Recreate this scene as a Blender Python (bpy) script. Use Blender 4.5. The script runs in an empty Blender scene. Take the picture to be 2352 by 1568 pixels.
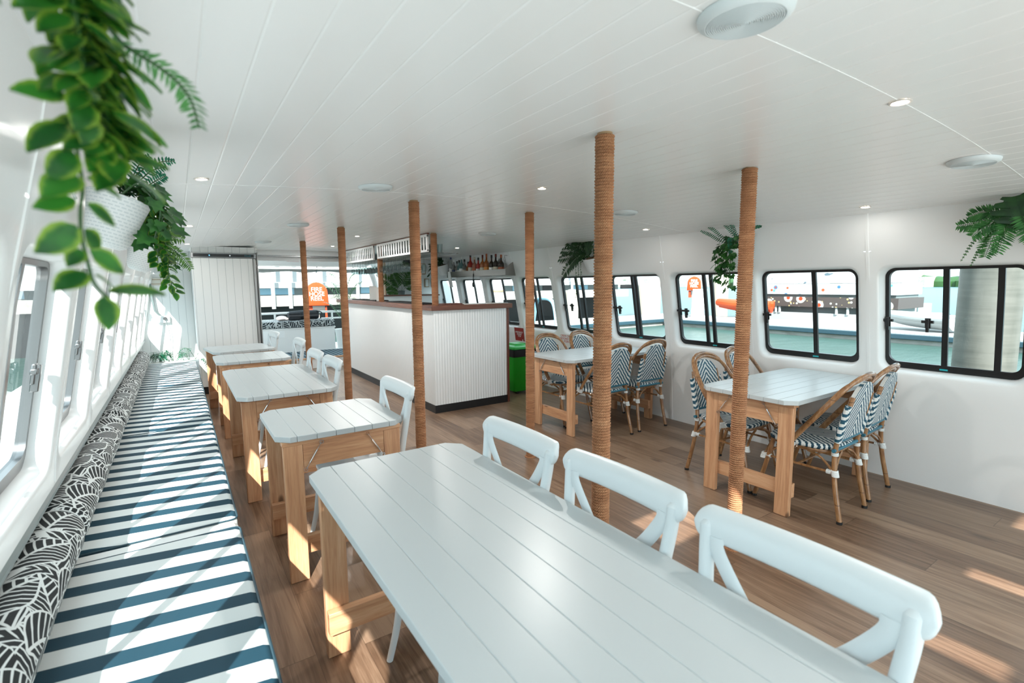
import bpy, bmesh, math, random
from mathutils import Vector, Matrix
PI = math.pi
scn = bpy.context.scene
COL = scn.collection
rnd = random.Random(7)
# ------------------------------------------------------------------ node helpers
class V:
    """A value socket with arithmetic, so that patterns can be written as formulas."""
    def __init__(s, nt, k): s.nt = nt; s.k = k
    def m(s, op, *a):
        n = s.nt.nodes.new('ShaderNodeMath'); n.operation = op
        for i, q in enumerate((s,) + a):
            if isinstance(q, V): s.nt.links.new(q.k, n.inputs[i])
            else: n.inputs[i].default_value = q
        return V(s.nt, n.outputs[0])
    def __add__(s, o): return s.m('ADD', o)
    def __radd__(s, o): return s.m('ADD', o)
    def __sub__(s, o): return s.m('SUBTRACT', o)
    def __rsub__(s, o): return (s * -1.0) + o
    def __mul__(s, o): return s.m('MULTIPLY', o)
    def __rmul__(s, o): return s.m('MULTIPLY', o)
    def __truediv__(s, o): return s.m('DIVIDE', o)
    def fr(s): return s.m('FRACT')
    def fl(s): return s.m('FLOOR')
    def ab(s): return s.m('ABSOLUTE')
    def sn(s): return s.m('SINE')
    def lt(s, o): return s.m('LESS_THAN', o)
    def gt(s, o): return s.m('GREATER_THAN', o)
    def mx(s, o): return s.m('MAXIMUM', o)
    def mn(s, o): return s.m('MINIMUM', o)
    def sm(s, a, b):
        n = s.nt.nodes.new('ShaderNodeMapRange'); n.interpolation_type = 'SMOOTHSTEP'
        s.nt.links.new(s.k, n.inputs[0]); n.inputs[1].default_value = a; n.inputs[2].default_value = b
        return V(s.nt, n.outputs[0])

class M:
    """One material: principled shader plus helpers that make sockets."""
    def __init__(s, name, col=(.8, .8, .8), rough=.5, metal=0., spec=.5, coat=0., trans=0., emit=None, es=0., sub=0.):
        s.mat = bpy.data.materials.new(name); s.mat.use_nodes = True; s.nt = s.mat.node_tree
        s.p = s.nt.nodes['Principled BSDF']; i = s.p.inputs
        i['Base Color'].default_value = (*col, 1); i['Roughness'].default_value = rough; i['Metallic'].default_value = metal
        i['Specular IOR Level'].default_value = spec; i['Coat Weight'].default_value = coat; i['Transmission Weight'].default_value = trans
        if emit: i['Emission Color'].default_value = (*emit, 1); i['Emission Strength'].default_value = es
    def xyz(s, kind='Object', scale=None):
        t = s.nt.nodes.new('ShaderNodeTexCoord'); n = s.nt.nodes.new('ShaderNodeSeparateXYZ')
        s.nt.links.new(t.outputs[kind], n.inputs[0])
        return [V(s.nt, n.outputs[k]) for k in range(3)]
    def vec(s, x, y, z):
        n = s.nt.nodes.new('ShaderNodeCombineXYZ')
        for k, q in enumerate((x, y, z)):
            if isinstance(q, V): s.nt.links.new(q.k, n.inputs[k])
            else: n.inputs[k].default_value = q
        return n.outputs[0]
    def noise(s, vec, scale=5., detail=3., rough=.5, dist=0.):
        n = s.nt.nodes.new('ShaderNodeTexNoise'); n.inputs['Scale'].default_value = scale; n.inputs['Detail'].default_value = detail
        n.inputs['Roughness'].default_value = rough; n.inputs['Distortion'].default_value = dist
        s.nt.links.new(vec, n.inputs['Vector']); return V(s.nt, n.outputs[0])
    def white(s, vec):
        n = s.nt.nodes.new('ShaderNodeTexWhiteNoise'); s.nt.links.new(vec, n.inputs['Vector']); return V(s.nt, n.outputs[0])
    def voro(s, vec, scale, feature='F1', rand=1.):
        n = s.nt.nodes.new('ShaderNodeTexVoronoi'); n.feature = feature; n.inputs['Scale'].default_value = scale; n.inputs['Randomness'].default_value = rand
        s.nt.links.new(vec, n.inputs['Vector']); return V(s.nt, n.outputs['Distance']), n.outputs.get('Color')
    def mix(s, f, a, b):
        n = s.nt.nodes.new('ShaderNodeMix'); n.data_type = 'RGBA'
        if isinstance(f, V): s.nt.links.new(f.k, n.inputs[0])
        else: n.inputs[0].default_value = f
        for k, q in ((6, a), (7, b)):
            if isinstance(q, tuple): n.inputs[k].default_value = (*q, 1)
            else: s.nt.links.new(q, n.inputs[k])
        return n.outputs[2]
    def ramp(s, f, *stops):
        n = s.nt.nodes.new('ShaderNodeValToRGB'); e = n.color_ramp.elements
        while len(e) < len(stops): e.new(.5)
        for q, (p, c) in zip(e, stops): q.position = p; q.color = (*c, 1)
        s.nt.links.new(f.k, n.inputs[0]); return n.outputs[0]
    def col(s, c): s.nt.links.new(c, s.p.inputs['Base Color']); return s
    def rgh(s, v): s.nt.links.new(v.k, s.p.inputs['Roughness']); return s
    def bump(s, h, dist=.002, strength=1.):
        n = s.nt.nodes.new('ShaderNodeBump'); n.inputs['Distance'].default_value = dist; n.inputs['Strength'].default_value = strength
        s.nt.links.new(h.k, n.inputs['Height']); s.nt.links.new(n.outputs[0], s.p.inputs['Normal']); return s

MT = {}
def plain(name, *a, **k): MT[name] = M(name, *a, **k).mat
plain('gelcoat', (.87, .88, .875), .23, spec=.4)
plain('ceiling_white', (.87, .88, .88), .27, spec=.35)
plain('trim_white', (.84, .86, .86), .3)
plain('plastic_white', (.68, .73, .745), .38)
plain('rail_grey', (.16, .2, .2), .3)
plain('black', (.012, .013, .014), .35)
plain('black_cloth', (.012, .015, .02), .7)
plain('kick_black', (.012, .012, .013), .45)
plain('rubber', (.01, .01, .01), .6)
plain('steel', (.30, .285, .27), .3, metal=1)
plain('dark_steel', (.25, .25, .25), .3, metal=1)
plain('chrome', (.75, .75, .75), .12, metal=1)
plain('green_plastic', (.012, .34, .012), .4)
plain('green_lid', (.02, .45, .06), .35)
plain('orange_vinyl', (.52, .06, .006), .5)
plain('orange_paint', (.5, .05, .01), .45)
plain('red_sign', (.32, .02, .015), .4)
plain('teal_sticker', (.02, .42, .47), .4)
plain('navy', (.02, .055, .075), .5)
plain('grey_fabric', (.32, .34, .33), .8)
plain('sign_white', (.85, .86, .86), .4)
plain('text_white', (.9, .9, .9), .5)
plain('text_red', (.5, .03, .02), .5)
plain('text_dark', (.03, .05, .07), .5)
plain('text_teal', (.03, .2, .25), .5)
plain('speaker_white', (.68, .74, .76), .4)
plain('lamp_ring', (.75, .70, .66), .3)
plain('lamp_glow', (1, 1, 1), .5, emit=(1., .86, .70), es=9.)
plain('led_blue', (.1, .4, .8), .5, emit=(.1, .45, 1.), es=1.5)
plain('hull_blue', (.28, .52, .66), .3)
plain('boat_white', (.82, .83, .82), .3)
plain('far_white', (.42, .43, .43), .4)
plain('coir', (.12, .07, .035), .95)
plain('timber_pale', (.42, .27, .15), .5)
plain('mesh_black', (.01, .02, .025), .8)
plain('lash_white', (.78, .80, .79), .45)
plain('teal_tube', (.03, .16, .23), .4)
plain('cream_box', (.70, .68, .62), .4)
plain('frond_green', (.025, .085, .02), .45)
plain('monstera_green', (.008, .045, .014), .3)
plain('cloth_white', (.82, .82, .8), .8)
plain('cloth_pink', (.62, .55, .53), .8)
plain('clear_plastic', (.9, .93, .93), .08, trans=.85)
plain('concrete_post', (.36, .33, .28), .8)
plain('paper', (.8, .8, .77), .6)

def glass_mat(name, tint, ior=1.45, r=.0):
    m = bpy.data.materials.new(name); m.use_nodes = True; nt = m.node_tree; nt.nodes.remove(nt.nodes['Principled BSDF'])
    t = nt.nodes.new('ShaderNodeBsdfTransparent'); t.inputs[0].default_value = (*tint, 1)
    g = nt.nodes.new('ShaderNodeBsdfGlossy'); g.inputs['Roughness'].default_value = r
    ge = nt.nodes.new('ShaderNodeNewGeometry'); dp = nt.nodes.new('ShaderNodeVectorMath'); dp.operation = 'DOT_PRODUCT'
    nt.links.new(ge.outputs['Normal'], dp.inputs[0]); nt.links.new(ge.outputs['Incoming'], dp.inputs[1])
    f0 = ((ior - 1) / (ior + 1)) ** 2; f = (1.0 - V(nt, dp.outputs['Value']).ab()).m('POWER', 5.) * (1 - f0) + f0
    x = nt.nodes.new('ShaderNodeMixShader')
    nt.links.new(f.k, x.inputs[0]); nt.links.new(t.outputs[0], x.inputs[1]); nt.links.new(g.outputs[0], x.inputs[2])
    nt.links.new(x.outputs[0], nt.nodes['Material Output'].inputs[0]); MT[name] = m
glass_mat('window_glass', (.93, .96, .96), 1.35)
glass_mat('drink_glass', (.86, .9, .9), 1.5, .03)

def wood(name, axis, c0, c1, c2, grain=1., rough=.45, knots=True, plank=None):
    m = M(name, rough=rough); q = m.xyz()
    sc = [26., 26., 26.]; sc[axis] = 1.6
    v = m.vec(q[0] * sc[0], q[1] * sc[1], q[2] * sc[2])
    info = m.nt.nodes.new('ShaderNodeObjectInfo'); rv = V(m.nt, info.outputs['Random'])
    off = m.vec(q[0] * sc[0] + rv * 37., q[1] * sc[1] + rv * 11., q[2] * sc[2] + rv * 53.)
    n = m.noise(off, grain, 4, .55, .8)
    fine = m.noise(m.vec(q[0] * sc[0] * 5, q[1] * sc[1] * 5, q[2] * sc[2] * 5), 1.6, 2)
    t = n * .75 + fine * .25
    c = m.ramp(t, (.3, c0), (.5, c1), (.68, c2))
    if knots:
        kv = [q[0] * 7., q[1] * 7., q[2] * 7.]; kv[axis] = q[axis] * 3.2
        d, _ = m.voro(m.vec(kv[0] + rv * 19., kv[1] + rv * 7., kv[2] + rv * 29.), 1.)
        k = 1.0 - d.sm(.07, .16)
        c = m.mix(k * .85, c, tuple(x * .28 for x in c0))
    m.col(c); m.bump(fine, .0006, .4); MT[name] = m.mat
PINE = ((.40, .18, .09), (.60, .32, .17), (.72, .44, .26))
for ax, nm in enumerate('xyz'): wood('pine_' + nm, ax, *PINE)
for ax, nm in enumerate('xy'): wood('merbau_' + nm, ax, (.09, .03, .018), (.16, .06, .036), (.24, .10, .06), knots=False, rough=.35)
wood('merbau_z', 2, (.08, .025, .015), (.14, .045, .028), (.2, .07, .04), knots=False, rough=.35)

def floor_mat():
    m = M('vinyl_plank', rough=.33); x, y, z = m.xyz()
    w, L = .178, 1.22
    row = (x / w).fl(); fx = (x / w).fr()
    sh = m.white(m.vec(row, 3.3, 0.)); yy = y / L + sh; pl = yy.fl(); fy = yy.fr()
    r = m.white(m.vec(row, pl, 1.7))
    g = m.noise(m.vec(x * 30. + r * 91., y * 1.7 + r * 17., 0.), 1., 5, .6, 1.2)
    g2 = m.noise(m.vec(x * 160., y * 7., r * 9.), 1., 2)
    t = g * .65 + g2 * .2 + r * .22
    c = m.ramp(t, (.34, (.105, .058, .034)), (.50, (.19, .115, .072)), (.68, (.29, .19, .125)))
    d, _ = m.voro(m.vec(x * 3.1, y * 1.3, 0.), 1.)
    c = m.mix((1.0 - d.sm(.03, .12)) * .6, c, (.05, .026, .015))
    e = ((fx - .5).ab()).gt(.493).mx(((fy - .5).ab()).gt(.4985))
    c = m.mix(e * .55, c, (.05, .028, .017))
    m.col(c); m.bump(g2 - e * 1.5, .0007, .5); m.rgh(g2 * .14 + .26); MT['vinyl_plank'] = m.mat
floor_mat()

def stripe_mat(name, axis, pitch, duty, dark, light, skew=0., phase=0.):
    m = M(name, rough=.75); q = m.xyz(); t = q[axis] + q[1 - axis] * skew + phase
    s = (t / pitch).fr().lt(duty)
    n = m.noise(m.vec(q[0] * 400., q[1] * 400., q[2] * 400.), 1., 2)
    m.col(m.mix(s, light, dark)); m.bump(n, .0006, .5); MT[name] = m.mat
TEAL = (.0035, .044, .072); CREAM = (.72, .76, .75)
stripe_mat('bench_stripe', 1, .1425, .46, TEAL, CREAM, .16, .035)
stripe_mat('mat_stripe', 0, .075, .68, (.003, .022, .04), (.16, .24, .27), .0)

def leaf_mat(name, dark, light, s=1.):
    """Palm-leaf print: staggered leaves with curved ribs in two turned layers, from the surface's UV in metres."""
    m = M(name, rough=.75); u0, v0, _ = m.xyz('UV')
    wob = m.noise(m.vec(u0 * 6. / s, v0 * 6. / s, 0.), 1., 1)
    def layer(ang, cw, ch, ou, ov, lw):
        ca, sa = math.cos(ang), math.sin(ang)
        u = (u0 * ca + v0 * sa) / s + ou + wob * .03; v = (v0 * ca - u0 * sa) / s + ov + wob * .02
        row = (v / ch).fl(); uu = u / cw + (row * .5).fr() * 1.0
        a = (uu.fr() - .5) * cw; b = (v / ch).fr()
        a = a + (b - .5) * (b - .5) * .05
        half = (b * PI).sn() * lw + .004
        aa = a.ab()
        inside = aa.lt(half)
        edge = inside * (half - aa).lt(.0045)
        rib = ((b * ch - aa * .95 - aa * aa * 4.) / .0205).fr()
        dk = rib.gt(.27) * aa.gt(.0028)
        return inside, dk * (1.0 - edge)
    i1, d1 = layer(.45, .115, .17, .0, .0, .047)
    i2, d2 = layer(-.6, .10, .15, .031, .044, .055)
    i3, d3 = layer(1.7, .07, .11, .013, .02, .06)
    base = i3 * d3
    d = i1 * d1 + (1.0 - i1) * (i2 * d2 + (1.0 - i2) * base)
    m.col(m.mix(d, light, dark)); MT[name] = m.mat
leaf_mat('leaf_print', (.008, .012, .014), (.74, .77, .76), 1.6)
leaf_mat('leaf_print_large', (.004, .010, .014), (.50, .54, .55), 2.6)

def weave_mat(name, horizontal):
    """Chevron weave in teal and white; seat runs along local y, back along local z."""
    m = M(name, rough=.5); x, y, z = m.xyz(); t = y if horizontal else z
    c = .0062
    xs = ((x + 2.) / c).fl(); ts = ((t + 2.) / c).fl()
    xq = (xs + .5) * c - 2.; tq = (ts + .5) * c - 2.
    k = ((tq + xq.ab() * 1.15) / .041).fr().lt(.5)
    fx = (((x + 2.) / c).fr() - .5).ab(); ft = (((t + 2.) / c).fr() - .5).ab()
    m.col(m.mix(k, (.76, .78, .76), (.010, .085, .14) if not horizontal else (.006, .05, .085)))
    h = 1.0 - (fx * fx + ft * ft) * 2.
    m.bump(h, .0018, .8); MT[name] = m.mat
weave_mat('weave_back', False); weave_mat('weave_seat', True)

def misc():
    m = M('rattan', rough=.3, coat=.4); x, y, z = m.xyz()
    n = m.noise(m.vec(x * 60., y * 60., z * 14.), 1., 3)
    w = m.noise(m.vec(x * 3., y * 3., z * 5.), 1., 1)
    ring = ((z * 6.3 + w * .6).fr()).lt(.022)
    c = m.ramp(n, (.3, (.20, .085, .032)), (.55, (.33, .165, .068)), (.75, (.45, .25, .12)))
    m.col(m.mix(ring * .75, c, (.05, .02, .01))); MT['rattan'] = m.mat
    m = M('rope_fibre', rough=.85); x, y, z = m.xyz()
    at = x.m('ARCTAN2', y)
    tw = (at * 27. + z * 532.).sn()
    n = m.noise(m.vec(x * 160., y * 160., z * 700.), 1., 3); n2 = m.noise(m.vec(x * 8., y * 8., z * 30.), 1., 2)
    t = n * .5 + n2 * .35 + tw * .05 + .07
    m.col(m.ramp(t, (.25, (.17, .066, .028)), (.5, (.39, .175, .08)), (.75, (.60, .34, .18))))
    m.bump(tw * .5 + n, .002, .8); MT['rope_fibre'] = m.mat
    m = M('table_paint', rough=.33, spec=.4); x, y, z = m.xyz()
    n = m.noise(m.vec(x * 3., y * 90., z * 90.), 1., 3); n2 = m.noise(m.vec(x * 2., y * 2., z * 2.), 1., 2)
    m.col(m.mix(n2, (.50, .535, .54), (.53, .565, .57))); m.bump(n, .0004, .3); MT['table_paint'] = m.mat
    m = M('panel_white', rough=.4); x, y, z = m.xyz()
    g = ((x + 5.) / .0925).fr().lt(.045)
    m.col(m.mix(g, (.83, .85, .84), (.50, .54, .54))); m.bump(1.0 - g, .003, 1.); MT['panel_white'] = m.mat
    for nm, s0, cc, kk in (('basket_weave', .0115, (.80, .82, .82), (.64, .68, .69)),):
        m = M(nm, rough=.5); u, v, _ = m.xyz('UV')
        r = (v / s0).fl(); fu = ((u / (s0 * 2.2)) + (r * .5).fr()).fr(); fv = (v / s0).fr()
        hole = fv.gt(.62) * fu.gt(.25)
        m.col(m.mix(hole, cc, kk)); m.bump(1.0 - hole, .002, 1.); MT[nm] = m.mat
    def leafm(nm, a, b, rim=None, tr=.18):
        m = M(nm, rough=.38); u, v, _ = m.xyz('UV'); x, y, z = m.xyz()
        n = m.noise(m.vec(x * 22., y * 22., z * 22.), 1., 2)
        c = m.mix(n.sm(.35, .65), a, b)
        if rim:
            e = (u - .5).ab() * 2.
            n3 = m.noise(m.vec(x * 70., y * 70., z * 70.), 1., 2)
            c = m.mix((e + (n3 - .5) * .5).sm(.5, 1.05), c, rim)
        m.col(c)
        bs = m.nt.nodes.new('ShaderNodeBsdfTranslucent'); m.nt.links.new(c, bs.inputs[0])
        mx = m.nt.nodes.new('ShaderNodeMixShader'); mx.inputs[0].default_value = tr
        out = m.nt.nodes['Material Output']
        m.nt.links.new(m.p.outputs[0], mx.inputs[1]); m.nt.links.new(bs.outputs[0], mx.inputs[2]); m.nt.links.new(mx.outputs[0], out.inputs[0])
        MT[nm] = m.mat
    leafm('leaf_variegated', (.008, .085, .012), (.035, .20, .022), (.25, .40, .045), .3)
    leafm('leaf_ivy', (.018, .085, .022), (.05, .19, .035))
    leafm('leaf_fern', (.025, .13, .03), (.07, .26, .06))
    leafm('leaf_dark', (.008, .04, .012), (.02, .075, .02))
    leafm('leaf_palm', (.03, .10, .02), (.075, .19, .04))
    leafm('leaf_teal', (.01, .12, .065), (.03, .24, .13))
    leafm('leaf_fern_light', (.05, .16, .03), (.14, .29, .06))
    m = M('sea', (.02, .16, .16), rough=.3, spec=.035); x, y, z = m.xyz()
    n = m.noise(m.vec(x * .9, y * 2.2, 0.), 1., 4, .6, .6)
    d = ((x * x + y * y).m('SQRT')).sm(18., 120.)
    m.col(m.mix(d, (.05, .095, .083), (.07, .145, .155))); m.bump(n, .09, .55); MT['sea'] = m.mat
    m = M('concrete', rough=.85); x, y, z = m.xyz()
    n = m.noise(m.vec(x * 1.5, y * 1.5, z * 4.), 1., 4)
    m.col(m.ramp(n, (.3, (.26, .24, .21)), (.6, (.40, .385, .36)))); MT['concrete'] = m.mat
    m = M('pile_steel', rough=.5); x, y, z = m.xyz()
    n = m.noise(m.vec(x * 6., y * 6., z * 2.), 1., 4); st = m.noise(m.vec(x * 2., y * 2., z * 26.), 1., 2)
    m.col(m.ramp(n * .6 + st * .4, (.3, (.075, .078, .065)), (.62, (.145, .145, .125)))); m.bump(st, .003, .3); MT['pile_steel'] = m.mat
    m = M('jetty_deck', rough=.7); x, y, z = m.xyz()
    g = (y / .14).fr().lt(.06)
    m.col(m.mix(g, (.36, .37, .36), (.22, .23, .23))); MT['jetty_deck'] = m.mat
    m = M('dock_wall', rough=.7); x, y, z = m.xyz()
    n = m.noise(m.vec(x * .35, y * .35, z * .35), 1., 3); p = ((x / 1.9).fr().lt(.012)).mx(((z / .9).fr()).lt(.02))
    m.col(m.mix(p, m.mix(n, (.36, .38, .38), (.46, .48, .48)), (.38, .4, .4))); MT['dock_wall'] = m.mat
    # generic dotted decoration of the ferry's side, made of rings and wavy lines
    def dots(nm, bg, cols, sc, wave):
        m = M(nm, rough=.4); x, y, z = m.xyz()
        c = bg
        for k, (cc, r, s2) in enumerate(cols):
            d, col = m.voro(m.vec(y * s2 + k * 3.7, z * s2, .3 * k), 1., rand=.75)
            c = m.mix(d.lt(r), c, cc)
            if k == len(cols) - 1: c = m.mix(d.lt(r * .45), c, (.5, .05, .01))
        if wave:
            w = (z * 1. - (y * 1.9).sn() * .07).ab()
            c = m.mix(w.lt(.022), c, wave)
        m.col(c) if not isinstance(c, tuple) else None; MT[nm] = m.mat
    dots('ferry_dots_light', (.42, .44, .45), [((.10, .55, .60), .16, 2.1), ((.42, .09, .03), .13, 1.7), ((.05, .16, .28), .14, 1.35)], 1., (.35, .65, .7))
    dots('ferry_dots_dark', (.07, .055, .05), [((.42, .41, .38), .26, 4.6), ((.4, .32, .16), .18, 3.7), ((.45, .44, .42), .34, 1.5)], 1., (.8, .78, .74))
    m = M('ferry_roof', rough=.4); x, y, z = m.xyz()
    n = m.noise(m.vec(y * 1.1, z * 2.6, 0.), 1., 2)
    w = (((z * 5. + (y * 2.3).sn() * .25).fr()) - .5).ab().lt(.03)
    m.col(m.mix((w * .6).mx(n.gt(.67)), (.43, .44, .45), (.10, .15, .18))); MT['ferry_roof'] = m.mat
misc()

# ------------------------------------------------------------------ mesh builder
class B:
    def __init__(s): s.bm = bmesh.new(); s.T = Matrix.Identity(4); s.uv = s.bm.loops.layers.uv.new('UVMap')
    def v(s, p): return s.bm.verts.new(s.T @ Vector(p))
    def f(s, vs, uvs=None):
        try: fc = s.bm.faces.new(vs)
        except ValueError: return None
        if uvs:
            for l, q in zip(fc.loops, uvs): l[s.uv].uv = q
        return fc
    def box(s, a, b):
        (x0, y0, z0), (x1, y1, z1) = a, b
        P = [s.v(p) for p in ((x0, y0, z0), (x1, y0, z0), (x1, y1, z0), (x0, y1, z0), (x0, y0, z1), (x1, y0, z1), (x1, y1, z1), (x0, y1, z1))]
        for q in ((3, 2, 1, 0), (4, 5, 6, 7), (0, 1, 5, 4), (1, 2, 6, 5), (2, 3, 7, 6), (3, 0, 4, 7)): s.f([P[i] for i in q])
        return s
    def beam(s, p, q, w, h, up=(0, 0, 1)):
        """Rectangular bar from p to q, w across and h along 'up'."""
        p, q = Vector(p), Vector(q); d = (q - p); L = d.length; d.normalize()
        r = d.cross(Vector(up)); r = r.normalized() if r.length > 1e-5 else Vector((1, 0, 0)); u = r.cross(d)
        old = s.T; s.T = old @ Matrix((( d.x, r.x, u.x, p.x), (d.y, r.y, u.y, p.y), (d.z, r.z, u.z, p.z), (0, 0, 0, 1)))
        s.box((0, -w / 2, -h / 2), (L, w / 2, h / 2)); s.T = old; return s
    def tube(s, pts, rad, seg=10, caps=True, closed=False, flat=1., up=None):
        pts = [Vector(p) for p in pts]; n = len(pts)
        rad = list(rad) if isinstance(rad, (list, tuple)) else [rad] * n
        rings = []; prev = None
        for i, p in enumerate(pts):
            if closed: t = pts[(i + 1) % n] - pts[i - 1]
            else: t = pts[min(i + 1, n - 1)] - pts[max(i - 1, 0)]
            t.normalize()
            if prev is None:
                a = Vector(up) if up else (Vector((0, 0, 1)) if abs(t.z) < .9 else Vector((1, 0, 0)))
                nrm = (a - t * a.dot(t)).normalized()
            else: nrm = (prev - t * prev.dot(t)).normalized()
            prev = nrm; bn = t.cross(nrm)
            rings.append([s.v(p + (nrm * math.cos(k * 2 * PI / seg) * flat + bn * math.sin(k * 2 * PI / seg)) * rad[i]) for k in range(seg)])
        for i in range(n if closed else n - 1):
            a, b = rings[i], rings[(i + 1) % n]
            for k in range(seg): s.f([a[k], a[(k + 1) % seg], b[(k + 1) % seg], b[k]])
        if caps and not closed:
            s.f(rings[0][::-1]); s.f(rings[-1])
        return s
    def lathe(s, prof, seg=24, o=(0, 0, 0), a0=0., a1=2 * PI, uvs=None):
        full = abs(a1 - a0 - 2 * PI) < 1e-6; m = seg if full else seg + 1
        rings = [[s.v((o[0] + r * math.cos(a0 + (a1 - a0) * k / seg), o[1] + r * math.sin(a0 + (a1 - a0) * k / seg), o[2] + z)) for k in range(m)] if r > 1e-6
                 else [s.v((o[0], o[1], o[2] + z))] for r, z in prof]
        L = [0.]
        for (r0, z0), (r1, z1) in zip(prof, prof[1:]): L.append(L[-1] + math.hypot(r1 - r0, z1 - z0))
        R = max(r for r, z in prof)
        for i in range(len(prof) - 1):
            a, b = rings[i], rings[i + 1]
            for k in range(seg):
                k2 = (k + 1) % m
                ua, ub = (a1 - a0) * k / seg * R, (a1 - a0) * (k + 1) / seg * R
                if len(a) > 1 and len(b) > 1: s.f([a[k], a[k2], b[k2], b[k]], [(ua, L[i]), (ub, L[i]), (ub, L[i + 1]), (ua, L[i + 1])])
                elif len(b) > 1: s.f([a[0], b[k2], b[k]])
                elif len(a) > 1: s.f([a[k], a[k2], b[0]])
        return s
    def prism(s, poly, z0, z1):
        a = [s.v((x, y, z0)) for x, y in poly]; b = [s.v((x, y, z1)) for x, y in poly]; n = len(poly)
        s.f(a[::-1]); s.f(b)
        for i in range(n): s.f([a[i], a[(i + 1) % n], b[(i + 1) % n], b[i]])
        return s
    def loft(s, loops, closed=True, cap0=False, cap1=False):
        R = [[s.v(p) for p in l] for l in loops]; n = len(R[0])
        for a, b in zip(R, R[1:]):
            for k in range(n if closed else n - 1): s.f([a[k], a[(k + 1) % n], b[(k + 1) % n], b[k]])
        if cap0: s.f(R[0][::-1])
        if cap1: s.f(R[-1])
        return s
    def sphere(s, c, r, seg=14, rings=8, sc=(1, 1, 1)):
        old = s.T; s.T = old @ Matrix.Translation(c) @ Matrix.Diagonal((*sc, 1))
        s.lathe([(r * math.sin(PI * k / rings), -r * math.cos(PI * k / rings)) for k in range(rings + 1)], seg); s.T = old; return s
    def build(s, name, m, parent=None, smooth=True, bevel=0., seg=2, ang=35, loc=None):
        bmesh.ops.recalc_face_normals(s.bm, faces=s.bm.faces)
        me = bpy.data.meshes.new(name); s.bm.to_mesh(me); s.bm.free()
        me.materials.append(MT[m] if isinstance(m, str) else m)
        o = bpy.data.objects.new(name, me); COL.objects.link(o)
        if parent: o.parent = parent
        if loc: o.location = loc
        if smooth: me.polygons.foreach_set('use_smooth', [True] * len(me.polygons)); me.set_sharp_from_angle(angle=math.radians(ang))
        if bevel:
            b = o.modifiers.new('bevel', 'BEVEL'); b.width = bevel; b.segments = seg; b.limit_method = 'ANGLE'; b.angle_limit = math.radians(40)
            b.harden_normals = False
        return o

def tag(o, label, cat, group=None, kind=None):
    if label: o['label'] = label
    if cat: o['category'] = cat
    if group: o['group'] = group
    if kind: o['kind'] = kind
    return o
def thing(name, label, cat, loc=(0, 0, 0), rz=0., group=None, kind=None):
    o = bpy.data.objects.new(name, None); COL.objects.link(o); o.location = loc; o.rotation_euler = (0, 0, rz); o.empty_display_size = .1
    return tag(o, label, cat, group, kind)
def dup(o, loc=None, rz=None, label=None, group=None, parent=None):
    c = o.copy(); COL.objects.link(c)
    if parent: c.parent = parent
    if loc is not None: c.location = loc
    if rz is not None: c.rotation_euler = (0, 0, rz)
    if label: c['label'] = label
    if group: c['group'] = group
    for ch in list(o.children): dup(ch, parent=c)
    return c
def struct(o, label=None, cat=None): return tag(o, label, cat, None, 'structure')
def letters(text, size, m, parent, mat4, name='lettering', extrude=.0008, align='CENTER', space=1.):
    c = bpy.data.curves.new(name, 'FONT'); c.body = text; c.size = size; c.extrude = extrude; c.align_x = align; c.align_y = 'CENTER'; c.space_line = space
    tmp = bpy.data.objects.new('tmp', c); COL.objects.link(tmp); dg = bpy.context.evaluated_depsgraph_get()
    me = bpy.data.meshes.new_from_object(tmp.evaluated_get(dg)); bpy.data.objects.remove(tmp); me.materials.clear(); me.materials.append(MT[m])
    o = bpy.data.objects.new(name, me); COL.objects.link(o); o.parent = parent; o.matrix_local = mat4; return o
def frame(loc, right, up):
    """Placement whose local x, y run along right and up."""
    r = Vector(right).normalized(); u = Vector(up).normalized(); n = r.cross(u)
    return Matrix(((r.x, u.x, n.x, loc[0]), (r.y, u.y, n.y, loc[1]), (r.z, u.z, n.z, loc[2]), (0, 0, 0, 1)))
def bez(pts, n=12):
    """Catmull-Rom through the points."""
    P = [Vector(p) for p in pts]; P = [P[0] * 2 - P[1]] + P + [P[-1] * 2 - P[-2]]; out = []
    for i in range(1, len(P) - 2):
        a, b, c, d = P[i - 1:i + 3]
        for k in range(n):
            t = k / n; out.append(.5 * ((2 * b) + (c - a) * t + (2 * a - 5 * b + 4 * c - d) * t * t + (3 * b - a - 3 * c + d) * t ** 3))
    return out + [P[-2]]
# ------------------------------------------------------------------ hull shell
ZP = [0., .49, .84, 1.40, 1.75, 2.05]; XP = [4.298, 4.268, 4.232, 4.133, 4.051, 3.99]
def XR(z):
    for i in range(5):
        if z <= ZP[i + 1] or i == 4: t = (z - ZP[i]) / (ZP[i + 1] - ZP[i]); return XP[i] + t * (XP[i + 1] - XP[i])
def XS(side, z, off=0.):          # inner face of the right (+1) or left (-1) hull wall, off = outwards
    return XR(z) + off if side > 0 else 3.81 - XR(z) - off
def ZC(x): return 2.03 - .0235 * (x - 1.8) ** 2
Y0, Y1 = -1.145, 8.755
YC = [1.105 + .9 * k for k in range(-2, 9)]

b = B(); b.box((-.7, Y0 - .1, -.06), (4.5, 9.2, 0)); floor = struct(b.build('floor', 'vinyl_plank', smooth=False))

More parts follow.
